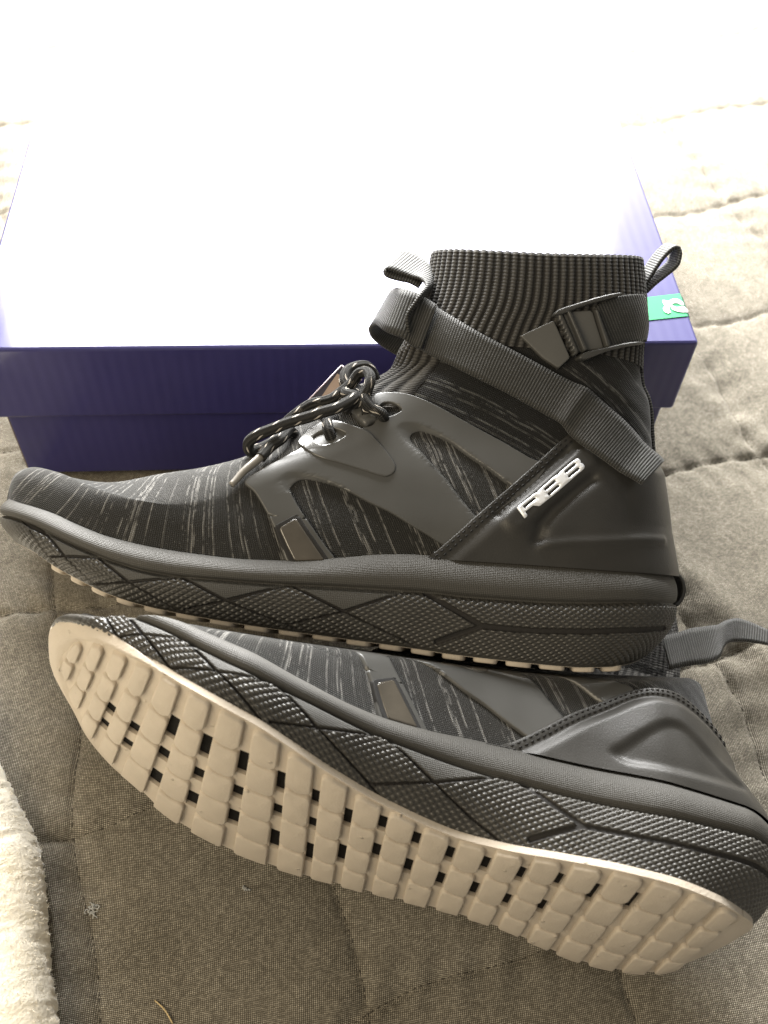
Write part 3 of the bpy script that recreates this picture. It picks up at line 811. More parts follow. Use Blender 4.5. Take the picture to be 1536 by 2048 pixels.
    for x0, x1 in bounds:
        xm = (x0 + x1) / 2
        if bump < .3 and xm < 30: continue
        y1, y2 = ylim(xm)
        pitch = 21.5 if xm < 130 else 20.0
        n = max(1, int(round((y2 - y1) / pitch)))
        cut = [y1 + .2] + [y1 + pitch * k * ((y2 - y1) / (pitch * n)) for k in range(1, n)] + [y2 - .2]
        for j in range(n):
            a, b = cut[j], cut[j + 1]
            gp = .55
            ya, yb = (a if j == 0 else a + gp), (b if j == n - 1 else b - gp)
            # outline: four sides, sampled, with bowed cross edges and rounded corners
            def edge_y(y, x):                                # bow of the wavy cross grooves
                return y + 1.7 * math.sin(math.pi * (x - x0) / (x1 - x0) * .9) * (1 if 0 < j or y == yb else 0)
            def clip(x, y):
                xl = line(x, y)
                return (xl, float(np.clip(y, -e1(np.clip(xl, 12.5, 307.5)) - .6, e2(np.clip(xl, 12.5, 307.5)) + .35)))
            r = 2.4
            pts = []
            for (cx, cy, a0) in ((x0 + r, ya + r, 180), (x1 - r, ya + r, 270), (x1 - r, yb - r, 0), (x0 + r, yb - r, 90)):
                for q in (0, 45, 90):
                    an = math.radians(a0 + q)
                    px = cx + r * math.cos(an); py = cy + r * math.sin(an)
                    pts.append(clip(px, edge_y(py, px)))
                if a0 == 180: pts.append(clip(xm, edge_y(ya, xm)))
                if a0 == 0: pts.append(clip(xm, edge_y(yb, xm)))
            P2 = np.array(pts); c = P2.mean(0); m = len(P2)
            th_ = lug + rl.uniform(-.2, .2)
            lv = []
            for sc_, hz in ((0, .4 - drop), (.18, .2 - drop - th_ * .72), (.42, .15 - drop - th_ * .95), (.95, .1 - drop - th_)):
                hs = np.abs(P2 - c).max(0); d_ = c + (P2 - c) * (1 - sc_ / hs)
                lv.append(np.column_stack([d_, zb(d_[:, 0]) + hz]))
            lv = np.concatenate(lv + [np.array([[c[0], c[1], zb(c[0]) + .05 - drop - th_]])])
            fc = grid_faces(4, m, wrap=True).tolist() + [[3 * m + i, 3 * m + (i + 1) % m, 4 * m] for i in range(m)]
            sh.emit('tread_lug', lv, [f_[::-1] for f_ in fc], M_TAN, root)
    return root

# ---------------------------------------------------------------- upper
def build_upper(sh, near_logo, COUNTER=COUNTER):
    # knit: one loft, split where the vamp knit meets the ankle knit
    na, nv = 421, 150
    A, V = np.meshgrid(np.linspace(0, 2 * np.pi, na)[:-1], np.linspace(0, .76, nv))
    P = sh.P(A, V); na = A.shape[1]
    arcv = np.concatenate([[np.zeros(na)], np.cumsum(np.linalg.norm(np.diff(P, axis=0), axis=2), axis=0)])
    x, z = P[..., 0], P[..., 2]
    h = z - Z_TOP(x)
    q = x - STRIPE_K(x) * h
    uv1 = np.stack([q, arcv], -1).reshape(-1, 2)
    q2 = z + .40 * (x - 200) + .0022 * (x - 215) ** 2
    uv2 = np.stack([q2, x * 1.05 - .3 * z], -1).reshape(-1, 2)
    F = grid_faces(nv, na, wrap=True)
    C = P.reshape(-1, 3)[F].mean(1)
    div = np.interp(C[:, 0], [0, 140, 150, 184, 205, 228, 245, 330], [140, 140, 131, 111, 101, 88, 78, 50])
    up = C[:, 2] > div
    Vv = P.reshape(-1, 3)
    # faint knit creases
    nz = .35 * np.sin(Vv[:, 0] * .35 + Vv[:, 2] * .5) * np.sin(Vv[:, 2] * .23 + 1) * sstep(75, 110, Vv[:, 2])
    Vv = Vv.copy(); Vv[:, 1] += nz * np.sign(Vv[:, 1])
    for mask, u, nm, mt in ((~up, uv1, 'knit_vamp', M_KNIT), (up, uv2, 'knit_ankle', M_ANKLE)):
        f = F[mask]; uq = np.unique(f); mm = np.full(len(Vv), -1); mm[uq] = np.arange(len(uq))
        sh.emit(nm, Vv[uq], mm[f], mt, uv=u[uq])
    # ribbed collar
    NR = 74; per = 10
    a0 = np.linspace(0, 2 * np.pi, 2001); mid = sh.P(a0, .88)
    ar = np.concatenate([[0], np.cumsum(np.linalg.norm(np.diff(mid, axis=0), axis=1))]); ar /= ar[-1]
    k = np.arange(NR * per) / (NR * per); ak = np.interp(k, ar, a0)
    rib = k * NR
    rh = (.5 - .5 * np.cos(2 * np.pi * rib)) ** .7
    rows = []; uvr = []; s0 = 0; prev = None
    def add(p):
        nonlocal s0, prev
        if prev is not None: s0 += float(np.linalg.norm(p - prev, axis=1).mean())
        prev = p
        rows.append(p); uvr.append(np.stack([rib, np.full(len(rib), s0)], 1))
    for v in np.linspace(.715, 1, 34):
        sag = .25 * np.sin(rib * 2.1 + v * 30)
        add(sh.P(ak, v) + sh.N(ak, np.full(len(ak), v)) * (.35 + .95 * rh + sag * .15)[:, None])
    top = sh.P(ak, 1.0); nn = sh.N(ak, np.full(len(ak), .99))
    ctr = top.mean(0); upv = np.array([-.03, 0, 1.0])
    for q in np.linspace(.25, 1, 5):
        add(top + nn * ((.35 + .95 * rh) * math.cos(q * math.pi) * (1 if q < .5 else 1) - 1.6 * (1 - math.cos(q * math.pi)) * .5)[:, None] + upv * (1.3 * math.sin(q * math.pi)) * (.6 + .4 * rh)[:, None])
    for v in np.linspace(.99, .5, 14):
        p = sh.P(ak, v); add(p - sh.N(ak, np.full(len(ak), v)) * (2.6 + .3 * rh)[:, None])
    G = np.array(rows)
    sh.emit('ribbed_collar', G, grid_faces(len(rows), len(ak), wrap=True), M_RIB, uv=np.concatenate(uvr))
    # ribbed gusset at the front of the ankle
    se = sh.inv(RIB_SEAM); o = np.argsort(se[:, 1]); se = se[o]
    vs = np.linspace(max(.50, se[0, 1] - .03), .735, 40); al = np.interp(vs, se[:, 1], se[:, 0])
    nr = 15; cols = np.linspace(-1, 1, nr * 9)
    A = cols[None] * al[:, None]; V = np.broadcast_to(vs[:, None], A.shape)
    rb = (cols + 1) / 2 * nr
    rr = (.5 - .5 * np.cos(2 * np.pi * rb)) ** .7
    G = sh.P(A, V) + sh.N(A, V) * (.25 + .95 * rr)[None, :, None]
    ln = np.concatenate([[0], np.cumsum(np.linalg.norm(np.diff(G[:, nr * 4], axis=0), axis=1))])
    sh.emit('ribbed_tongue', G, grid_faces(*A.shape), M_RIB, uv=np.stack(np.broadcast_arrays(rb[None], ln[:, None]), -1).reshape(-1, 2))
    # cage
    cage = sh.loop_av(CAGE, 1.0); win = sh.loop_av(WINDOW, 1.0); rim = sh.loop_av(WINDOW_RIM, 1.0)
    eye = sh.loop_av(EYELET_UP, .8); arim = sh.loop_av(ARCH_RIM, 1.0)
    rim_xz = catmull(WINDOW_RIM, 1.0, True); win_xz = catmull(WINDOW, 1.0, True); arim_xz = catmull(ARCH_RIM, 1.0, True); cage_xz = catmull(CAGE, 1.0, True)
    base = edge_h(1.7, .3)
    def hcage(d, xyz):
        hh = base(d, xyz); p = xyz[:, [0, 2]]
        for rx, wx in ((rim_xz, win_xz), (arim_xz, cage_xz)):
            ins = inside(p, rx)
            if ins.any():
                dr = seg_dist(p[ins], np.vstack([rx, rx[:1]])); dw = seg_dist(p[ins], np.vstack([wx, wx[:1]]))
                fct = np.clip(dr / (dr + dw + 1e-6), 0, 1)
                hh[ins] = np.minimum(hh[ins], 1.7 - 1.35 * fct)
        return hh
    def fill(r_av):
        q = r_av * [sh.SA, sh.SV]; lo_, hi_ = q.min(0), q.max(0)
        a_, b_ = np.meshgrid(np.arange(lo_[0], hi_[0], .7), np.arange(lo_[1], hi_[1], .7))
        g_ = np.stack([a_.ravel(), b_.ravel()], 1)
        return g_[inside(g_, q)] / [sh.SA, sh.SV]
    rim_fill = [q for q in (fill(rim), fill(arim))]
    rim_fill[0] = rim_fill[0][~inside(rim_fill[0], win)]; rim_fill[1] = rim_fill[1][inside(rim_fill[1], cage)]
    cg = sh.patch('cage', [cage, win, eye], hcage, M_CAGE, extra=(rim, arim, *rim_fill))
    sh.patch('cage', [cage, win, eye], hcage, M_CAGE, extra=(rim, arim), far=True)
    tabl = sh.loop_av(TAB, .9); te = sh.loop_av(EYELET, .7)
    tn = edge_h(2.5, .6, .2)
    def htab(d, xyz):      # the tab bows up towards the lace
        return tn(d, xyz) + .9 * sstep(88, 101, xyz[:, 2])
    sh.patch('lace_tab', [tabl, te], htab, M_TAB, cg)
    sh.patch('lace_tab', [tabl, te], htab, M_TAB, cg, far=True)
    sh.patch('lace_loop', [sh.loop_av(LOOP_TAB, .8)], edge_h(3.2, 1.6, .2), M_CAGE, cg)
    sh.patch('patch_frame', [sh.loop_av(PATCH_FRAME, .9, smooth=False)], edge_h(2.0, .4, .2), M_STITCH, cg)
    sh.patch('reflective_patch', [sh.loop_av(PATCH, .9, smooth=False)], edge_h(2.5, .5, .2), M_PATCH, cg)
    # heel counter wraps round the heel
    ce = sh.loop_av(COUNTER, 1.0, closed=False)
    ce = ce[ce[:, 0] < np.pi - .02]
    mir = ce[::-1].copy(); mir[:, 0] = 2 * np.pi - mir[:, 0]
    a_lo, a_hi = ce[0, 0], 2 * np.pi - ce[0, 0]
    bot = np.column_stack([np.linspace(a_hi, a_lo, 150)[1:-1], np.full(148, 0.0)])
    outline = np.concatenate([ce, mir, bot])
    # drop near-duplicate points
    keep = [0]
    for i in range(1, len(outline)):
        if np.linalg.norm((outline[i] - outline[keep[-1]]) * [sh.SA, sh.SV]) > .45: keep.append(i)
    outline = outline[keep]
    front = catmull(COUNTER[:7], 1.0); edge_line = catmull(COUNTER, 1.0)
    ax0, ax1 = np.array(LOGO_AXIS[0]), np.array(LOGO_AXIS[1])
    def hcount(d, xyz):
        p = xyz[:, [0, 2]]
        e = np.sqrt(np.clip(1 - (1 - np.clip(d / .6, 0, 1)) ** 2, 0, 1))
        lowedge = xyz[:, 2] < Z_TOP(xyz[:, 0]) + 3
        e = np.where(lowedge, 1, e)
        hh = -.7 + 3.4 * e
        de = seg_dist(p, edge_line)
        hh = hh - .5 * np.exp(-((de - 5.0) / .9) ** 2) + 1.4 * sstep(5.2, 10, de)
        nearside = xyz[:, 1] < 0
        if near_logo:
            dt = seg_dist(p, TROUGH); dr = seg_dist(p, RIDGE)
            r = -2.3 * np.exp(-(dt / 3.0) ** 2) + 1.1 * np.exp(-(dr / 1.7) ** 2)
            ax = seg_dist(p, np.array([ax0 - (ax1 - ax0) * .05, ax1 + (ax1 - ax0) * .05]))
            r = r + 1.3 * (1 - sstep(3.5, 8.5, ax)) - 1.3 * np.exp(-((seg_dist(p, np.array([[225, 66], [256, 95]]))) / 2.6) ** 2)
            hh = hh + np.where(nearside, r, 0)
        else:
            T = catmull(TEAR, 1.0, True)
            dd = seg_dist(p, np.vstack([T, T[:1]])); ins = inside(p, T)
            r = np.where(ins, -1.9 * sstep(-.6, 4.2, dd), -1.9 * sstep(-.6, 4.2, 0) * np.exp(-dd / 1.2))
            hh = hh + np.where(nearside, r, 0)
        return hh
    ct = sh.patch('heel_counter', [outline], hcount, M_LEATHER, spacing=1.15, rings=(.3, .7))
    # stitching: two rows along the front and top edge
    Vs = []; Fs = []
    for off in (1.7, 3.6):
        line = catmull(COUNTER[:11], .5); t = np.gradient(line, axis=0); t /= np.linalg.norm(t, axis=1)[:, None]
        nrm = np.stack([t[:, 1], -t[:, 0]], 1)
        ln = resample(line + nrm * off, int(np.linalg.norm(np.diff(line, axis=0), axis=1).sum() / 1.55))
        av = sh.inv(ln)
        Pp = sh.P(av[:, 0], av[:, 1]) + sh.N(av[:, 0], av[:, 1]) * 2.75
        for i in range(0, len(Pp) - 1, 2):
            tv, tf, _ = tube(np.linspace(Pp[i], Pp[i + 1], 4) / 1000.0, np.array([.25, .42, .42, .25]) / 1000.0, 6)
            b = sum(len(a) for a in Vs); Vs.append(tv * 1000); Fs += [[k_ + b for k_ in f_] for f_ in tf]
    st = sh.emit('stitching', np.concatenate(Vs), Fs, M_STITCH, ct); st['kind'] = 'stuff'
    if near_logo:
        # mirror letters R B B laid along the ridge, tops towards the collar
        ax = (ax1 - ax0); L = np.linalg.norm(ax); ex = ax / L; ey = np.array([-ex[1], ex[0]])
        def g(pts): return [tuple(ax0 + ex * (p[0] / 36.0 * L) + ey * (p[1])) for p in pts]
        hw = 3.0
        outer = [(0, -hw), (2.3, -hw), (2.3, -1.0), (6.5, -1.0), (8.8, -hw), (35.0, -hw), (36.2, -2.4), (36.2, -.6), (35.6, 0), (36.2, .6), (36.2, 2.4), (35.0, hw), (24.3, hw), (23.6, hw - .45), (23.0, hw), (12.4, hw), (11.7, hw - .45), (11.0, hw), (0, hw)]
        def slit(s0, s1, t0): return [(s0, t0 - .45), (s1 - .5, t0 - .45), (s1, t0 - .2), (s1, t0 + .2), (s1 - .5, t0 + .45), (s0, t0 + .45)]
        sl = [slit(3, 9.3, 1.1), slit(15, 21.2, 1.25), slit(15, 21.2, -1.25), slit(27, 33.4, 1.25), slit(27, 33.4, -1.25)]
        lp = [sh.loop_av(g(o_), .6, smooth=False) for o_ in [outer] + sl]
        sh.patch('letter_emblem', lp, edge_h(5.7, .3, -4.2), M_SILVER, ct, spacing=1.5, rings=(.22,))
    return ct

def strip_on(sh, name, top, bot, off, thick, mat, n=90, m=9, parent=None):
    """a flat strap lying over the upper between two side-view edge curves"""
    T = resample(catmull(top, 1.0), n); B = resample(catmull(bot, 1.0), n)
    w = np.linspace(0, 1, m)
    Q = T[:, None] * (1 - w)[None, :, None] + B[:, None] * w[None, :, None]
    av = sh.inv(Q.reshape(-1, 2)).reshape(n, m, 2)
    t = np.linspace(0, 1, n)
    base = sh.P(av[..., 0], av[..., 1]); nn = sh.N(av[..., 0], av[..., 1])
    # a taut strap bridges hollows: smooth the surface it lies on
    for _ in range(30):
        base[1:-1] = base[1:-1] * .5 + (base[:-2] + base[2:]) * .25
        nn[1:-1] = nn[1:-1] * .5 + (nn[:-2] + nn[2:]) * .25
    nn /= np.linalg.norm(nn, axis=2)[..., None]
    o = off(t)[:, None, None]
    crown = (.35 * np.sin(np.pi * w))[None, :, None]
    outer = base + nn * (o + thick + crown); inner = base + nn * (o + crown)
    ring = np.concatenate([outer, inner[:, ::-1]], 1); k = ring.shape[1]
    s = np.concatenate([[0], np.cumsum(np.linalg.norm(np.diff(outer[:, m // 2], axis=0), axis=1))])
    wid = np.linalg.norm(outer[:, -1] - outer[:, 0], axis=1)
    uv = np.stack([np.broadcast_to(s[:, None], (n, k)), np.concatenate([w, w[::-1]])[None] * wid[:, None]], -1).reshape(-1, 2)
    f = grid_faces(n, k, wrap=True).tolist(); f.append(list(range(k))[::-1]); f.append(list(range((n - 1) * k, n * k)))
    return sh.emit(name, ring, f, mat, parent, uv=uv)

def rib_mm(sh, name, A, B, thick, mat, step=1.0, parent=None):
    n = max(12, int(np.linalg.norm(np.diff(np.asarray(A, float), axis=0), axis=1).sum() / step))
    a = resample(catmull(A, .8), n) / 1000; b = resample(catmull(B, .8), n) / 1000
    v, f, uv = ribbon(a, b, thick / 1000)
    return sh.emit(name, v * 1000, f, mat, parent, uv=uv)

def build_straps(sh):
    def off(t):
        return 1.3 + .8 * t + 1.5 * sstep(.2, .42, t) + 2.0 * np.exp(-((t - .635) / .03) ** 2) + 2.2 * sstep(.62, .8, t) + 2.5 * sstep(.9, 1, t)
    strap = strip_on(sh, 'ankle_strap', STRAP_TOP, STRAP_BOT, off, 1.5, M_WEB, n=150)
    # the strap runs round the front of the ankle through the pull tab
    def go_round(e): return [(x, y, z) for x, y, z in e] + [(e[-1][0] - 2.5, -8, e[-1][2] + 1.2), (e[-1][0] - 3.2, 0, e[-1][2] + 1.6), (e[-1][0] - 1.5, 10, e[-1][2] + .6), (e[-1][0] + 5, 19, e[-1][2] - 1.5), (e[-1][0] + 16, 26, e[-1][2] - 5), (e[-1][0] + 40, 36.5, e[-1][2] - 14), (e[-1][0] + 70, 37, e[-1][2] - 28)]
    T0 = [(193, -25.5, 160)] + FRONT_LOOP_TOP; B0 = [(187, -25.5, 139)] + FRONT_LOOP_BOT
    rib_mm(sh, 'strap_front_turn', go_round(T0), go_round(B0), 1.5, M_WEB, 1.2, strap)
    pn = np.array(PULL_NEAR); pn[:6, 1] = [-23, -28, -30, -30.5, -30, -26]; pn[6, 1] = -21
    kf = sstep(3, 8, np.arange(len(pn)))[:, None]
    rib_mm(sh, 'front_pull_tab', pn, pn + np.array([2, 13, 1.0]) * (1 - kf) + np.array([6, 15, 15.5]) * kf, 1.3, M_WEB, .7)
    rl = np.array(REAR_LOOP)
    rib_mm(sh, 'rear_pull_loop', rl + [1.2, -4.5, -1.4], rl + [-1.0, 4.5, 3.4], 1.7, M_WEB, .6)
    # braided tape down the back seam
    v = np.linspace(.40, .97, 60)
    c = np.stack([B_X(v) + 1.3, 0 * v, B_Z(v)], 1)
    rib_mm(sh, 'heel_tape', c + [-.9, -4.2, 0], c + [-.9, 4.2, 0], 1.6, M_WEB, 1.2)
    # buckle: webbing from the heel, ladder frame, plastic strap tip
    bk = sh.patch('buckle_webbing', [sh.loop_av(BACK_WEB, .9, smooth=False)], edge_h(2.2, .6, .2), M_WEB, uv=lambda p: np.stack([p[:, 0] * .87 + p[:, 2] * .5, p[:, 2] * .87 - p[:, 0] * .5], 1))
    sh.patch('strap_tip', [sh.loop_av(TIP_FLAP, .8, smooth=False)], edge_h(2.7, .45, .2), M_TIP, bk)
    sh.patch('buckle_floor', [sh.loop_av([(247.6, 158.4), (261.3, 160.8), (268.3, 144.5), (256.7, 141.3)], .8, smooth=False)], edge_h(2.6, .5, .2), M_TIP, bk)
    sh.patch('buckle_arm', [sh.loop_av(BUCKLE_ARM_UP, .7)], edge_h(6.0, .7, .2), M_BUCKLE, bk, spacing=1.5)
    sh.patch('buckle_arm', [sh.loop_av(BUCKLE_ARM_LOW, .7)], edge_h(6.0, .7, .2), M_BUCKLE, bk, spacing=1.5)
    (ax, az), (bx, bz), (cx, cz), (dx, dz) = BUCKLE_TEETH
    zig = [(ax, az), (bx, bz), (cx, cz)]
    K = 20
    for i in range(K + 1):
        q = i / K; o = -1.0 if i % 2 else .4
        zig.append((dx + (ax - dx) * q + o * .9, dz + (az - dz) * q - o * -.35))
    sh.patch('buckle_teeth', [sh.loop_av(zig, .6, smooth=False)], edge_h(4.6, .35, .2), M_BUCKLE, bk, spacing=1.2, rings=(.25,))
    sh.patch('buckle_bar', [sh.loop_av(BUCKLE_BAR, .7, smooth=False)], edge_h(5.4, .8, .2), M_BUCKLE, bk, spacing=1.2)
    sh.patch('buckle_bar', [sh.loop_av(BUCKLE_BAR2, .7, smooth=False)], edge_h(4.8, .6, .2), M_BUCKLE, bk, spacing=1.2)

def build_laces(sh):
    def lace(name, pts, r=2.55, mat=M_LACE, parent=None):
        p = catmull(pts, .8) / 1000.0
        # slight unevenness of a soft cord
        k = np.arange(len(p)); p = p + np.stack([np.sin(k * .37), np.cos(k * .29), np.sin(k * .23 + 1)], 1) * .00018
        v, f, uv = tube(p, r / 1000.0, 14)
        return sh.emit(name, v * 1000, f, mat, parent, uv=uv)
    root = lace('shoelace', LACE_B)
    for q in (LACE_A, LACE_C, LACE_D, LACE_F): lace('lace_strand', q, 2.45, parent=root)
    lace('lace_strand', LACE_E, 2.5, parent=root)
    lace('lace_aglet', AGLET, np.linspace(1.9, 1.45, len(catmull(AGLET, .8))), M_AGLET, root)
    # the criss-cross lower down, across the instep
    for x0, z0 in ((142, 100), (157, 112)):
        pts = [(x0 + 8, -34, z0 - 6), (x0 + 4, -22, z0 + 6), (x0 - 1, -6, z0 + 13), (x0 - 1, 8, z0 + 13), (x0 + 4, 22, z0 + 6), (x0 + 8, 34, z0 - 6)]
        lace('lace_strand', pts, 2.1, parent=root)

# ---------------------------------------------------------------- the bed
E1 = np.array([math.cos(math.radians(14)), math.sin(math.radians(14))]); E2 = np.array([-E1[1], E1[0]])
def fbm(x, y, seed, scale, octaves=4):
    r = np.random.default_rng(seed); out = 0; amp = 1.0
    for o in range(octaves):
        for _ in range(3):
            a = r.uniform(0, 2 * np.pi); k = scale * 2 ** o * r.uniform(.7, 1.3)
            out = out + amp * np.sin((x * np.cos(a) + y * np.sin(a)) * k + r.uniform(0, 6.28)) / 3
        amp *= .5
    return out
SU = np.array([-.465, -.355, -.246, -.136, -.027, .083, .193, .303, .413, .52, .63])
SV = np.array([-.476, -.356, -.236, -.124, -.0, .119, .240, .362, .48, .6, .72, .84, .96])
def bed_height(x, y):
    u = x * E1[0] + y * E1[1] + .004 * np.sin(y * 21 + 1) + .003 * np.sin(y * 53); v = x * E2[0] + y * E2[1] + .004 * np.sin(x * 19) + .0025 * np.sin(x * 61 + 2)
    du = np.abs(u[..., None] - SU).min(-1); dv = np.abs(v[..., None] - SV).min(-1)
    d = np.minimum(du, dv)
    puff = .0034 * (1 - np.exp(-(d / .012)))
    seam = -.0012 * np.exp(-(d / .0013) ** 2)
    # pucker: small wrinkles running off the seams
    pk = .0009 * np.sin(u * 330 + 3 * np.sin(v * 40)) * np.exp(-(dv / .012)) + .0009 * np.sin(v * 300 + 3 * np.sin(u * 37)) * np.exp(-(du / .012))
    wr = .0014 * fbm(x, y, 5, 22, 4)
    # the soft bed is pushed up under the forefoot of the lying shoe and pressed down under its heel
    hump = .016 * np.exp(-(((x + .25) / .075) ** 2 + ((y + .185) / .035) ** 2))
    # folds at the right
    fold = .005 * np.exp(-(((x - .035) * .83 + (y + .12) * .55) / .012) ** 2) * sstep(-.28, -.16, y) * (1 - sstep(-.02, .05, y))
    fold2 = .0035 * np.exp(-(((x - .055) * .8 + (y - .06) * .6) / .010) ** 2) * np.exp(-((y - .05) / .06) ** 2)
    return puff + seam + pk + wr + hump + fold + fold2 - .008
def mat_quilt():
    t = NT('quilt_cloth'); o = t.obj()
    mp = t.n('ShaderNodeMapping'); mp.inputs['Rotation'].default_value = (0, 0, math.radians(-14)); t.l(o, mp.inputs[0])
    wv = t.noise(mp.outputs[0], 9.0, 3.0)
    sp = t.n('ShaderNodeSeparateXYZ'); t.l(mp.outputs[0], sp.inputs[0])
    x = t.math('ADD', sp.outputs[0], t.math('MULTIPLY', wv, .004)); y = t.math('ADD', sp.outputs[1], t.math('MULTIPLY', wv, .005))
    a = t.math('SINE', t.math('MULTIPLY', t.math('ADD', x, t.math('MULTIPLY', y, .55)), PI2 / .00115))
    b = t.math('SINE', t.math('MULTIPLY', t.math('SUBTRACT', y, t.math('MULTIPLY', x, .35)), PI2 / .0013))
    w = t.math('ADD', t.math('MULTIPLY', t.math('MULTIPLY', a, b), .5), .5)
    lo = t.ramp(t.noise(o, 16.0, 5.0, .65), [(.30, 0.0), (.70, 1.0)])
    mid = t.ramp(t.noise(o, 260.0, 4.0, .65), [(.32, 0.0), (.68, 1.0)])
    yarn = t.ramp(t.noise(t.comb(t.math('MULTIPLY', x, 500.0), t.math('MULTIPLY', y, 900.0)), 1.0, 2.0), [(.35, 0.0), (.65, 1.0)])
    f = t.math('MULTIPLY', t.ramp(w, [(.42, 0.0), (.82, 1.0)]), t.math('ADD', t.math('MULTIPLY', yarn, .7), .4), clamp=True)
    f = t.math('MULTIPLY', f, t.math('ADD', t.math('MULTIPLY', mid, .7), .5), clamp=True)
    dark = t.mix(lo, (.060, .052, .039), (.114, .100, .077))
    lite = t.mix(lo, (.455, .412, .328), (.615, .565, .462))
    return t.set(color=t.mix(f, dark, lite), rough=.9, normal=t.bump(w, .0004, .7), spec=.15, sheen=.2)
gx = np.concatenate([np.linspace(-1.3, -.47, 60)[:-1], np.linspace(-.47, .30, 520), np.linspace(.30, 1.1, 60)[1:]])
gy = np.concatenate([np.linspace(-.9, -.33, 40)[:-1], np.linspace(-.33, .62, 560), np.linspace(.62, 1.9, 60)[1:]])
BX, BY = np.meshgrid(gx, gy)
BZ = bed_height(BX, BY)
bed = mesh_obj('quilted_bedspread', np.stack([BX, BY, BZ], -1).reshape(-1, 3), grid_faces(len(gy), len(gx)), mat_quilt())
tag(bed, 'grey brown quilted bedspread stitched in squares under everything', 'bedspread', kind='structure')
def bed_z(x, y): return float(bed_height(np.array([x]), np.array([y]))[0])
# stitched thread along the seams near the camera
def seam_thread():
    M_T = mat_smooth('seam_thread', (.075, .066, .052), .8, 900, .0001, .2, .2)
    Vs, Fs = [], []; b = 0; ALL = []
    for axis, vals in ((0, SU), (1, SV)):
        for c in vals:
            s = np.arange(-.5, .62, .0034)
            for q in s:
                pts = []
                for e in np.linspace(0, .0022, 3):
                    u, v = (c, q + e) if axis == 0 else (q + e, c)
                    p = E1 * u + E2 * v
                    if axis == 0: p = p - E1 * (.004 * math.sin(p[1] * 21 + 1) + .003 * math.sin(p[1] * 53))
                    else: p = p - E2 * (.004 * math.sin(p[0] * 19) + .0025 * math.sin(p[0] * 61 + 2))
                    pts.append(p)
                m = pts[1]
                if not (-.46 < m[0] < .25 and -.33 < m[1] < .36): continue
                ALL.append(pts)
    ALL = np.array(ALL); Z = bed_height(ALL[..., 0], ALL[..., 1]) + np.array([.0001, .00045, .0001])
    for pts, zz in zip(ALL, Z):
        v, f, _ = tube(np.column_stack([pts, zz]), .00028, 5)
        Vs.append(v); Fs += [[k + b for k in ff] for ff in f]; b += len(v)
    o = mesh_obj('seam_stitching', np.concatenate(Vs), Fs, M_T, bed); o['kind'] = 'stuff'
seam_thread()

# ---------------------------------------------------------------- the box
HB = 0.104
def rounded_slab(x0, x1, y0, y1, z0, z1, r=.0012):
    """box with softened edges, closed"""
    vs = []
    import itertools
    pts = []
    bm_f = []
    # three nested rings per vertical column
    def ring(z, ins):
        c = []
        for (cx, cy, a0) in ((x0 + r, y0 + r, 180), (x1 - r, y0 + r, 270), (x1 - r, y1 - r, 0), (x0 + r, y1 - r, 90)):
            for q in (0, 45, 90):
                an = math.radians(a0 + q); c.append((cx + (r - ins) * math.cos(an), cy + (r - ins) * math.sin(an), z))
        return c
    rows = [ring(z0, r), ring(z0 + r * .3, r * .3), ring(z0 + r, 0), ring(z1 - r, 0), ring(z1 - r * .3, r * .3), ring(z1, r)]
    v = [p for rr in rows for p in rr]; n = 12
    f = grid_faces(6, n, wrap=True).tolist() + [list(range(n))[::-1], list(range(5 * n, 6 * n))]
    return v, f
def mat_box(name):
    t = NT(name); o = t.obj()
    sp = t.n('ShaderNodeSeparateXYZ'); t.l(o, sp.inputs[0])
    flute = t.math('SINE', t.math('MULTIPLY', sp.outputs[0], PI2 / .0062))
    n1 = t.noise(o, 30, 3.0); n2 = t.noise(o, 900, 2.0)
    h = t.math('ADD', t.math('MULTIPLY', flute, .35), t.math('ADD', t.math('MULTIPLY', n1, 1.6), t.math('MULTIPLY', n2, .05)))
    col = t.mix(n1, (.033, .030, .125), (.042, .038, .150))
    return t.set(color=col, rough=.55, normal=t.bump(h, .00035, .35), spec=.2, coat=.9, coat_rough=.10)
M_BOX = mat_box('box_print'); M_CARD = mat_smooth('raw_cardboard', (.12, .085, .055), .85, 400, .0003, .2, .2)
M_GREEN = NT('sticker_green').set(color=(.030, .30, .115), rough=.6, spec=.15)
M_WHITE = NT('sticker_white').set(color=(.80, .82, .80), rough=.5)
box = bpy.data.objects.new('shoe_box', None); COL.objects.link(box); box.location = (-.1875, .15, 0)
tag(box, 'large blue purple cardboard shoe box with lid and green sticker behind the shoes', 'box')
def boxpart(name, x0, x1, y0, y1, z0, z1, m, r=.0012, parent=box):
    v, f = rounded_slab(x0, x1, y0, y1, z0, z1, r)
    v = np.array(v) - np.array(box.location)
    return mesh_obj(name, v, f, m, parent, smooth=False)
body = boxpart('box_body', -.3705, -.0045, .0045, .2955, .001, HB - .004, M_BOX)
boxpart('bare_cardboard_side', -.3712, -.37055, .0055, .2945, .0015, HB - .005, M_CARD, .0003, body)
lid = boxpart('box_lid', -.375, 0.0, 0.0, .30, HB - .0505, HB, M_BOX, .0016)
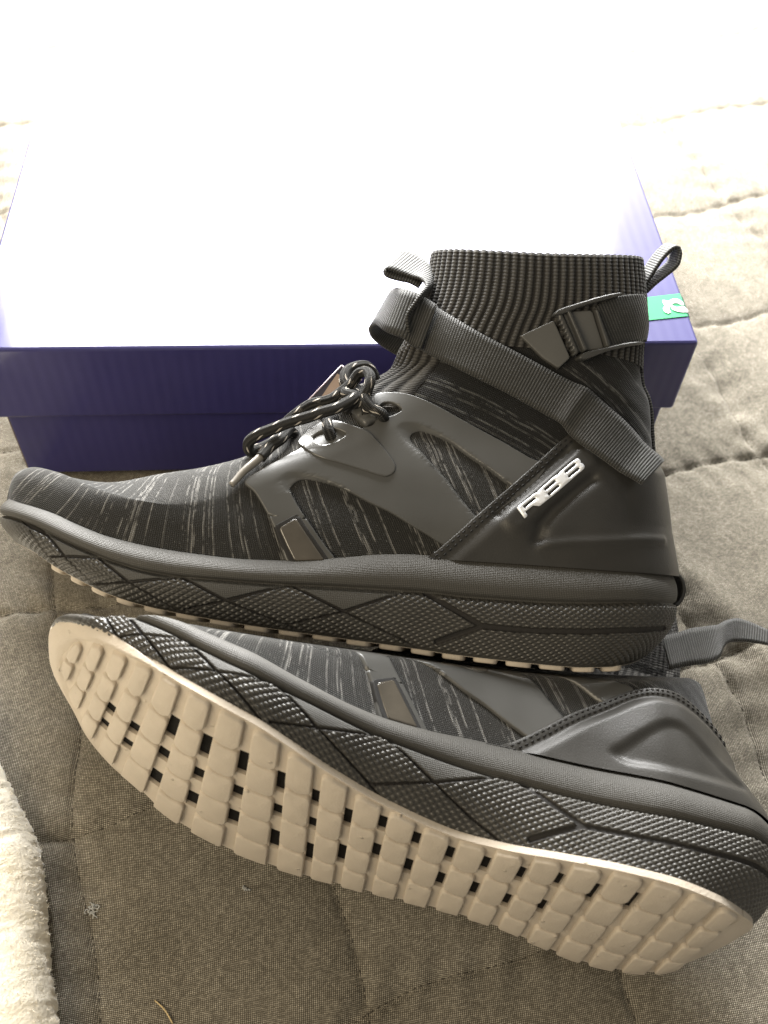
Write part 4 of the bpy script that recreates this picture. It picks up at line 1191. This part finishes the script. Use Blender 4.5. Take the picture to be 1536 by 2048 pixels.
# green sticker with a white emblem, wrapped over the right edge of the lid
def sheet(name, quad, z, m, parent, edge_drop=0.0):
    q = np.array([(p[0], p[1], z) for p in quad]) - np.array(box.location)
    n = len(q)
    t = q - np.array([0, 0, .0003])
    f = [list(range(n))] + [[i, n + i, n + (i + 1) % n, (i + 1) % n] for i in range(n)]
    return mesh_obj(name, np.concatenate([q, t]), f, m, parent, smooth=False)
SK = [(-0.05586, 0.01269), (-0.00120, 0.02024), (-0.00120, 0.03846), (-0.05261, 0.03044)]
stk = sheet('sticker', SK, HB + .0004, M_GREEN, lid)
SY0, SY1 = SK[1][1], SK[2][1]
v = np.array([(.0004, SY0, HB - .0012), (.0004, SY1, HB - .0012), (.0004, SY1, HB - .05), (.0004, SY0, HB - .05)]) - np.array(box.location)
mesh_obj('sticker_flap', v, [[0, 1, 2, 3]], M_GREEN, stk, smooth=False)
EMB = [[(-0.01224, 0.03269), (-0.00937, 0.03191), (-0.00641, 0.03367), (-0.00344, 0.03334), (-0.00187, 0.03138), (-0.00119, 0.02914), (-0.00255, 0.02856), (-0.00466, 0.03037), (-0.00668, 0.03039), (-0.00862, 0.02863), (-0.01042, 0.02526), (-0.00992, 0.02306), (-0.01170, 0.02191), (-0.01337, 0.02339), (-0.01346, 0.02603), (-0.01215, 0.02867), (-0.01255, 0.03045)], [(-0.00862, 0.02863), (-0.00604, 0.02668), (-0.00176, 0.02767), (-0.00055, 0.02515), (-0.00069, 0.02295), (-0.00390, 0.02299), (-0.00674, 0.02375), (-0.00860, 0.02524)]]
for poly in EMB:
    sheet('sticker_emblem', poly, HB + .0008, M_WHITE, stk)

# ---------------------------------------------------------------- the two shoes
def shoe_root(name, mat, label, cat, group):
    r = bpy.data.objects.new(name, None); COL.objects.link(r); r.matrix_world = Matrix(mat)
    r.empty_display_size = .02
    return tag(r, label, cat, group)
up_root = shoe_root('high_top_sneaker', ((0.993573, 0.051046, 0.101031, -0.351780), (-0.112858, 0.515425, 0.849471, -0.131327), (-0.008712, -0.855413, 0.517873, 0.054181), (0.000000, 0.000000, 0.000000, 1.000000)), 'upright black knit high-top sneaker with silver letters, ankle strap and laces, leaning on the box', 'sneaker', 'pair of black knit high-top sneakers')
def heel_in(v):
    v = v.copy(); x, z = v[:, 0], v[:, 2]
    v[:, 0] = x - 5.0 * sstep(225, 315, x) * (1 - sstep(95, 150, z))
    return v
up = Shoe(up_root, W_LAT, W_MED, deform=heel_in, xb0=4.5, zbot=Z_BOT_UP)
build_sole(up); build_outsole(up, 2.0, .3, -.6, .22); build_upper(up, True); build_straps(up); build_laces(up)
ht = np.array([(309, 0, 50), (315, 0, 49), (319.5, 0, 46.5), (321.5, 0, 42), (321, 0, 37), (318.5, 0, 33.5), (315, 0, 33)], float)
rib_mm(up, 'heel_tab', ht + [0, -6, 0], ht + [0, 6, 0], 1.4, M_BAND, .5)

def squash(v):
    """the soft parts of the lying shoe are pressed down under the other one"""
    v = v.copy(); x, y, z = v[:, 0], v[:, 1], v[:, 2]
    z0 = np.interp(x, [0, 35, 67, 99, 133, 167, 202, 239, 290], [70, 75.7, 80, 85.4, 92, 98.5, 106, 116, 130])
    t = np.minimum((z - z0) / .7 + 6, 28)
    w = 3.0
    y1 = np.maximum(y, t) + w * .5 * np.exp(-np.abs(y - t) / w)          # soft maximum
    y = np.where(z > 42, y1 + np.where(y > 0, 3 * sstep(-10, 10, t - y + 4), 0), y)
    v[:, 1] = y
    x = x + 6 * sstep(125, 150, z) * sstep(220, 290, x) - 5 * sstep(190, 318, x) - 9 * sstep(225, 300, x) * sstep(40, 75, z) * (1 - sstep(115, 150, z))
    # the toe wall stands back from the outsole; a little less toe spring
    v[:, 0] = x + 10 * (1 - sstep(-2, 42, x)) * np.clip((z - Z_BOT(np.clip(x, 12, 308)) - 1.5) / 7, 0, 1)
    v[:, 2] = z - 4.0 * (1 - sstep(5, 60, x)) * sstep(-5, 25, x + 10)
    return v
lo_root = shoe_root('high_top_sneaker', ((0.946344, -0.225876, 0.231114, -0.323737), (-0.250076, -0.058887, 0.966434, -0.211978), (-0.204684, -0.972375, -0.112213, 0.109478), (0.000000, 0.000000, 0.000000, 1.000000)), 'black knit sneaker lying on its side with its tan lugged sole towards the camera', 'sneaker', 'pair of black knit high-top sneakers')
lo = Shoe(lo_root, W_LOWV, W_LOWF, B_LOWV, B_LOWF, squash)
build_sole(lo); build_outsole(lo); build_upper(lo, False, COUNTER_LOW)
# its pull loop lies on the bed
Wi = np.array(Matrix(((0.946344, -0.225876, 0.231114, -0.323737), (-0.250076, -0.058887, 0.966434, -0.211978), (-0.204684, -0.972375, -0.112213, 0.109478), (0.000000, 0.000000, 0.000000, 1.000000))).inverted())
def to_lo(p): p = np.asarray(p, float); return (p @ Wi[:3, :3].T + Wi[:3, 3])
LA = [(-0.0326, -0.1361, 0.0360), (-0.0238, -0.1335, 0.0340), (-0.0169, -0.1314, 0.0340), (-0.0081, -0.1291, 0.0320), (0.0012, -0.1253, 0.0270), (0.0105, -0.1181, 0.0190), (0.0188, -0.1145, 0.0140), (0.0270, -0.1166, 0.0120), (0.0395, -0.1246, 0.0120)]
LB = [(-0.0330, -0.1543, 0.0360), (-0.0240, -0.1519, 0.0340), (-0.0189, -0.1512, 0.0340), (-0.0123, -0.1496, 0.0320), (-0.0038, -0.1444, 0.0270), (0.0048, -0.1331, 0.0190), (0.0120, -0.1284, 0.0140), (0.0225, -0.1276, 0.0120), (0.0375, -0.1311, 0.0120)]
a = to_lo(resample(catmull(LA, .001), 70)); b = to_lo(resample(catmull(LB, .001), 70))
v, f, uv = ribbon(a, b, .0014)
mesh_obj('pull_loop', v, f, M_WEB, lo_root, uv=uv)

# ---------------------------------------------------------------- hang tag behind the laces
tg = bpy.data.objects.new('hang_tag', None); COL.objects.link(tg); tg.matrix_world = up_root.matrix_world
tag(tg, 'small hang tag with a dark card and a tan card behind the laces', 'tag')
def card(name, pts, thick, m, rim=None):
    p = np.array(pts) / 1000.0
    n = np.cross(p[1] - p[0], p[3] - p[0]); n /= np.linalg.norm(n)
    V = np.concatenate([p, p + n * thick]); f = [[0, 1, 2, 3], [7, 6, 5, 4]] + [[i, 4 + i, 4 + (i + 1) % 4, (i + 1) % 4] for i in range(4)]
    return mesh_obj(name, V, f, m, tg, smooth=False)
M_TAGD = mat_smooth('tag_dark_card', (.030, .028, .045), .5, 900, .00005, .4, .1)
M_TAGL = mat_smooth('tag_pale_edge', (.50, .42, .46), .5, 900, .00005, .4, .1)
M_TAGT = mat_smooth('tag_tan_card', (.36, .27, .215), .75, 900, .00005, .3, .1)
card('dark_card', TAG_DARK, .0006, M_TAGD)
d0, d1, d3 = (np.array(TAG_DARK[i]) for i in (0, 1, 3))
for q0, q1 in ((d0, d1), (d0, d3)):
    vv, ff, _ = tube(np.linspace(q0, q1, 3) / 1000.0, .00035, 6); mesh_obj('pale_edge', vv, ff, M_TAGL, tg)
card('tan_card', TAG_TAN, .0006, M_TAGT)

# ---------------------------------------------------------------- cream fleece at the left edge
def mat_fleece():
    t = NT('cream_fleece'); o = t.obj()
    n1 = t.noise(o, 60, 5.0, .7); n2 = t.noise(o, 700, 3.0)
    return t.set(color=t.mix(n1, (.88, .80, .62), (.95, .91, .82)), rough=1.0, normal=t.bump(t.math('ADD', n1, t.math('MULTIPLY', n2, .4)), .0016, .7), spec=.05, sheen=.5)
M_FLEECE = mat_fleece()
FE = np.array([(-0.3520, -0.1742, 0.0140), (-0.3459, -0.1831, 0.0140), (-0.3365, -0.1989, 0.0140), (-0.3276, -0.2130, 0.0140), (-0.3224, -0.2253, 0.0140), (-0.3180, -0.2435, 0.0140), (-0.3131, -0.2638, 0.0140), (-0.3055, -0.2918, 0.0140), (-0.3018, -0.3046, 0.0140)])[:, :2] + np.array([-.006, 0])
FE = np.concatenate([[[-.41, -.10], [-.365, -.150]], FE, [[-.297, -.33], [-.29, -.40]]])
e = resample(catmull(FE, .004), 150)
tt = np.gradient(e, axis=0); tt /= np.linalg.norm(tt, axis=1)[:, None]; nn_ = np.stack([tt[:, 1], -tt[:, 0]], 1)
if nn_[:, 0].mean() > 0: nn_ = -nn_
prof = [(0.0, .000), (-.0012, .006), (.0004, .013), (.006, .020), (.015, .0245), (.03, .027), (.06, .029), (.10, .030), (.16, .030), (.22, .028)]
prof = resample(catmull(prof, .001), 64)
fr = np.random.default_rng(11)
e = resample(e, 260); tt = np.gradient(e, axis=0); tt /= np.linalg.norm(tt, axis=1)[:, None]; nn_ = np.stack([tt[:, 1], -tt[:, 0]], 1)
if nn_[:, 0].mean() > 0: nn_ = -nn_
be = np.array([bed_z(q[0], q[1]) for q in e]) * .6
rows = []
for ins, hz in prof:
    p = e + nn_ * ins
    lump = .0011 * fbm(p[:, 0] + hz, p[:, 1] - hz, 21, 260, 4) + fr.normal(0, .00035, len(e))
    rows.append(np.column_stack([p - nn_ * (lump * (1 - min(1, max(0, ins / .02))))[:, None], be + hz + lump * min(1, max(.2, ins / .02)) * (hz > .001)]))
G = np.array(rows)
fl = mesh_obj('fleece_throw', G.reshape(-1, 3), grid_faces(len(prof), len(e)), M_FLEECE)
tag(fl, 'bright cream fleece throw with a fuzzy edge lying on the bedspread', 'throw')
# pile: short fibres standing off the edge and top
Vs, Fs = [], []
for k in range(16000):
    i = fr.integers(20, 258); j = fr.integers(0, 50)
    p = G[j, i] + (G[j + 1, i] - G[j, i]) * fr.random() + (G[j, i - 1] - G[j, i]) * fr.random()
    o_ = -nn_[i] * (1 - j / 50.0); d = np.array([o_[0], o_[1], .3 + j * .03]) + fr.normal(0, .45, 3); d /= np.linalg.norm(d)
    w_ = np.cross(d, fr.normal(0, 1, 3)); w_ /= np.linalg.norm(w_) + 1e-9
    L = fr.uniform(.0006, .0017)
    b = len(Vs); Vs += [p - w_ * .00016, p + w_ * .00016, p + d * L + fr.normal(0, .0004, 3)]; Fs.append([b, b + 1, b + 2])
pl = mesh_obj('fleece_pile', np.array(Vs), Fs, M_FLEECE, fl); pl['kind'] = 'stuff'

# ---------------------------------------------------------------- lint and a straw on the bedspread
M_LINT = mat_smooth('lint_fibre', (.42, .42, .40), .95, 800, .0002, .1, .2)
def lint(name, x, y, size, n, label, seed):
    r = np.random.default_rng(seed); z = bed_z(x, y)
    Vs, Fs, b = [], [], 0
    for i in range(n):
        p = np.cumsum(r.normal(0, size * .22, (7, 3)) * [1, 1, .45], axis=0) + r.normal(0, size * .2, 3) * [1, 1, .3]
        p[:, 2] = np.abs(p[:, 2]) + .0004
        v, f, _ = tube(catmull(p + [x, y, z], size * .12), .00022, 5)
        Vs.append(v); Fs += [[k + b for k in q] for q in f]; b += len(v)
    return tag(mesh_obj(name, np.concatenate(Vs), Fs, M_LINT), label, 'lint')
lint('lint_tuft', -.3045, -.2424, .0034, 14, 'pale grey tuft of lint on the seam near the fleece', 1)
lint('lint_speck', -.2367, -.2378, .0018, 9, 'small white speck of lint below the tan sole', 2)
p = catmull([(-.2735, -.2815, bed_z(-.2735, -.2815) + .0008), (-.269, -.2855, bed_z(-.269, -.2855) + .0014), (-.2655, -.2905, bed_z(-.2655, -.2905) + .0008)], .001)
vv, ff, _ = tube(p, .00035, 6)
tag(mesh_obj('straw', vv, ff, mat_smooth('straw_stalk', (.62, .48, .26), .7, 500, .0001, .3, .2)), 'thin yellow straw lying at the bottom edge', 'straw')
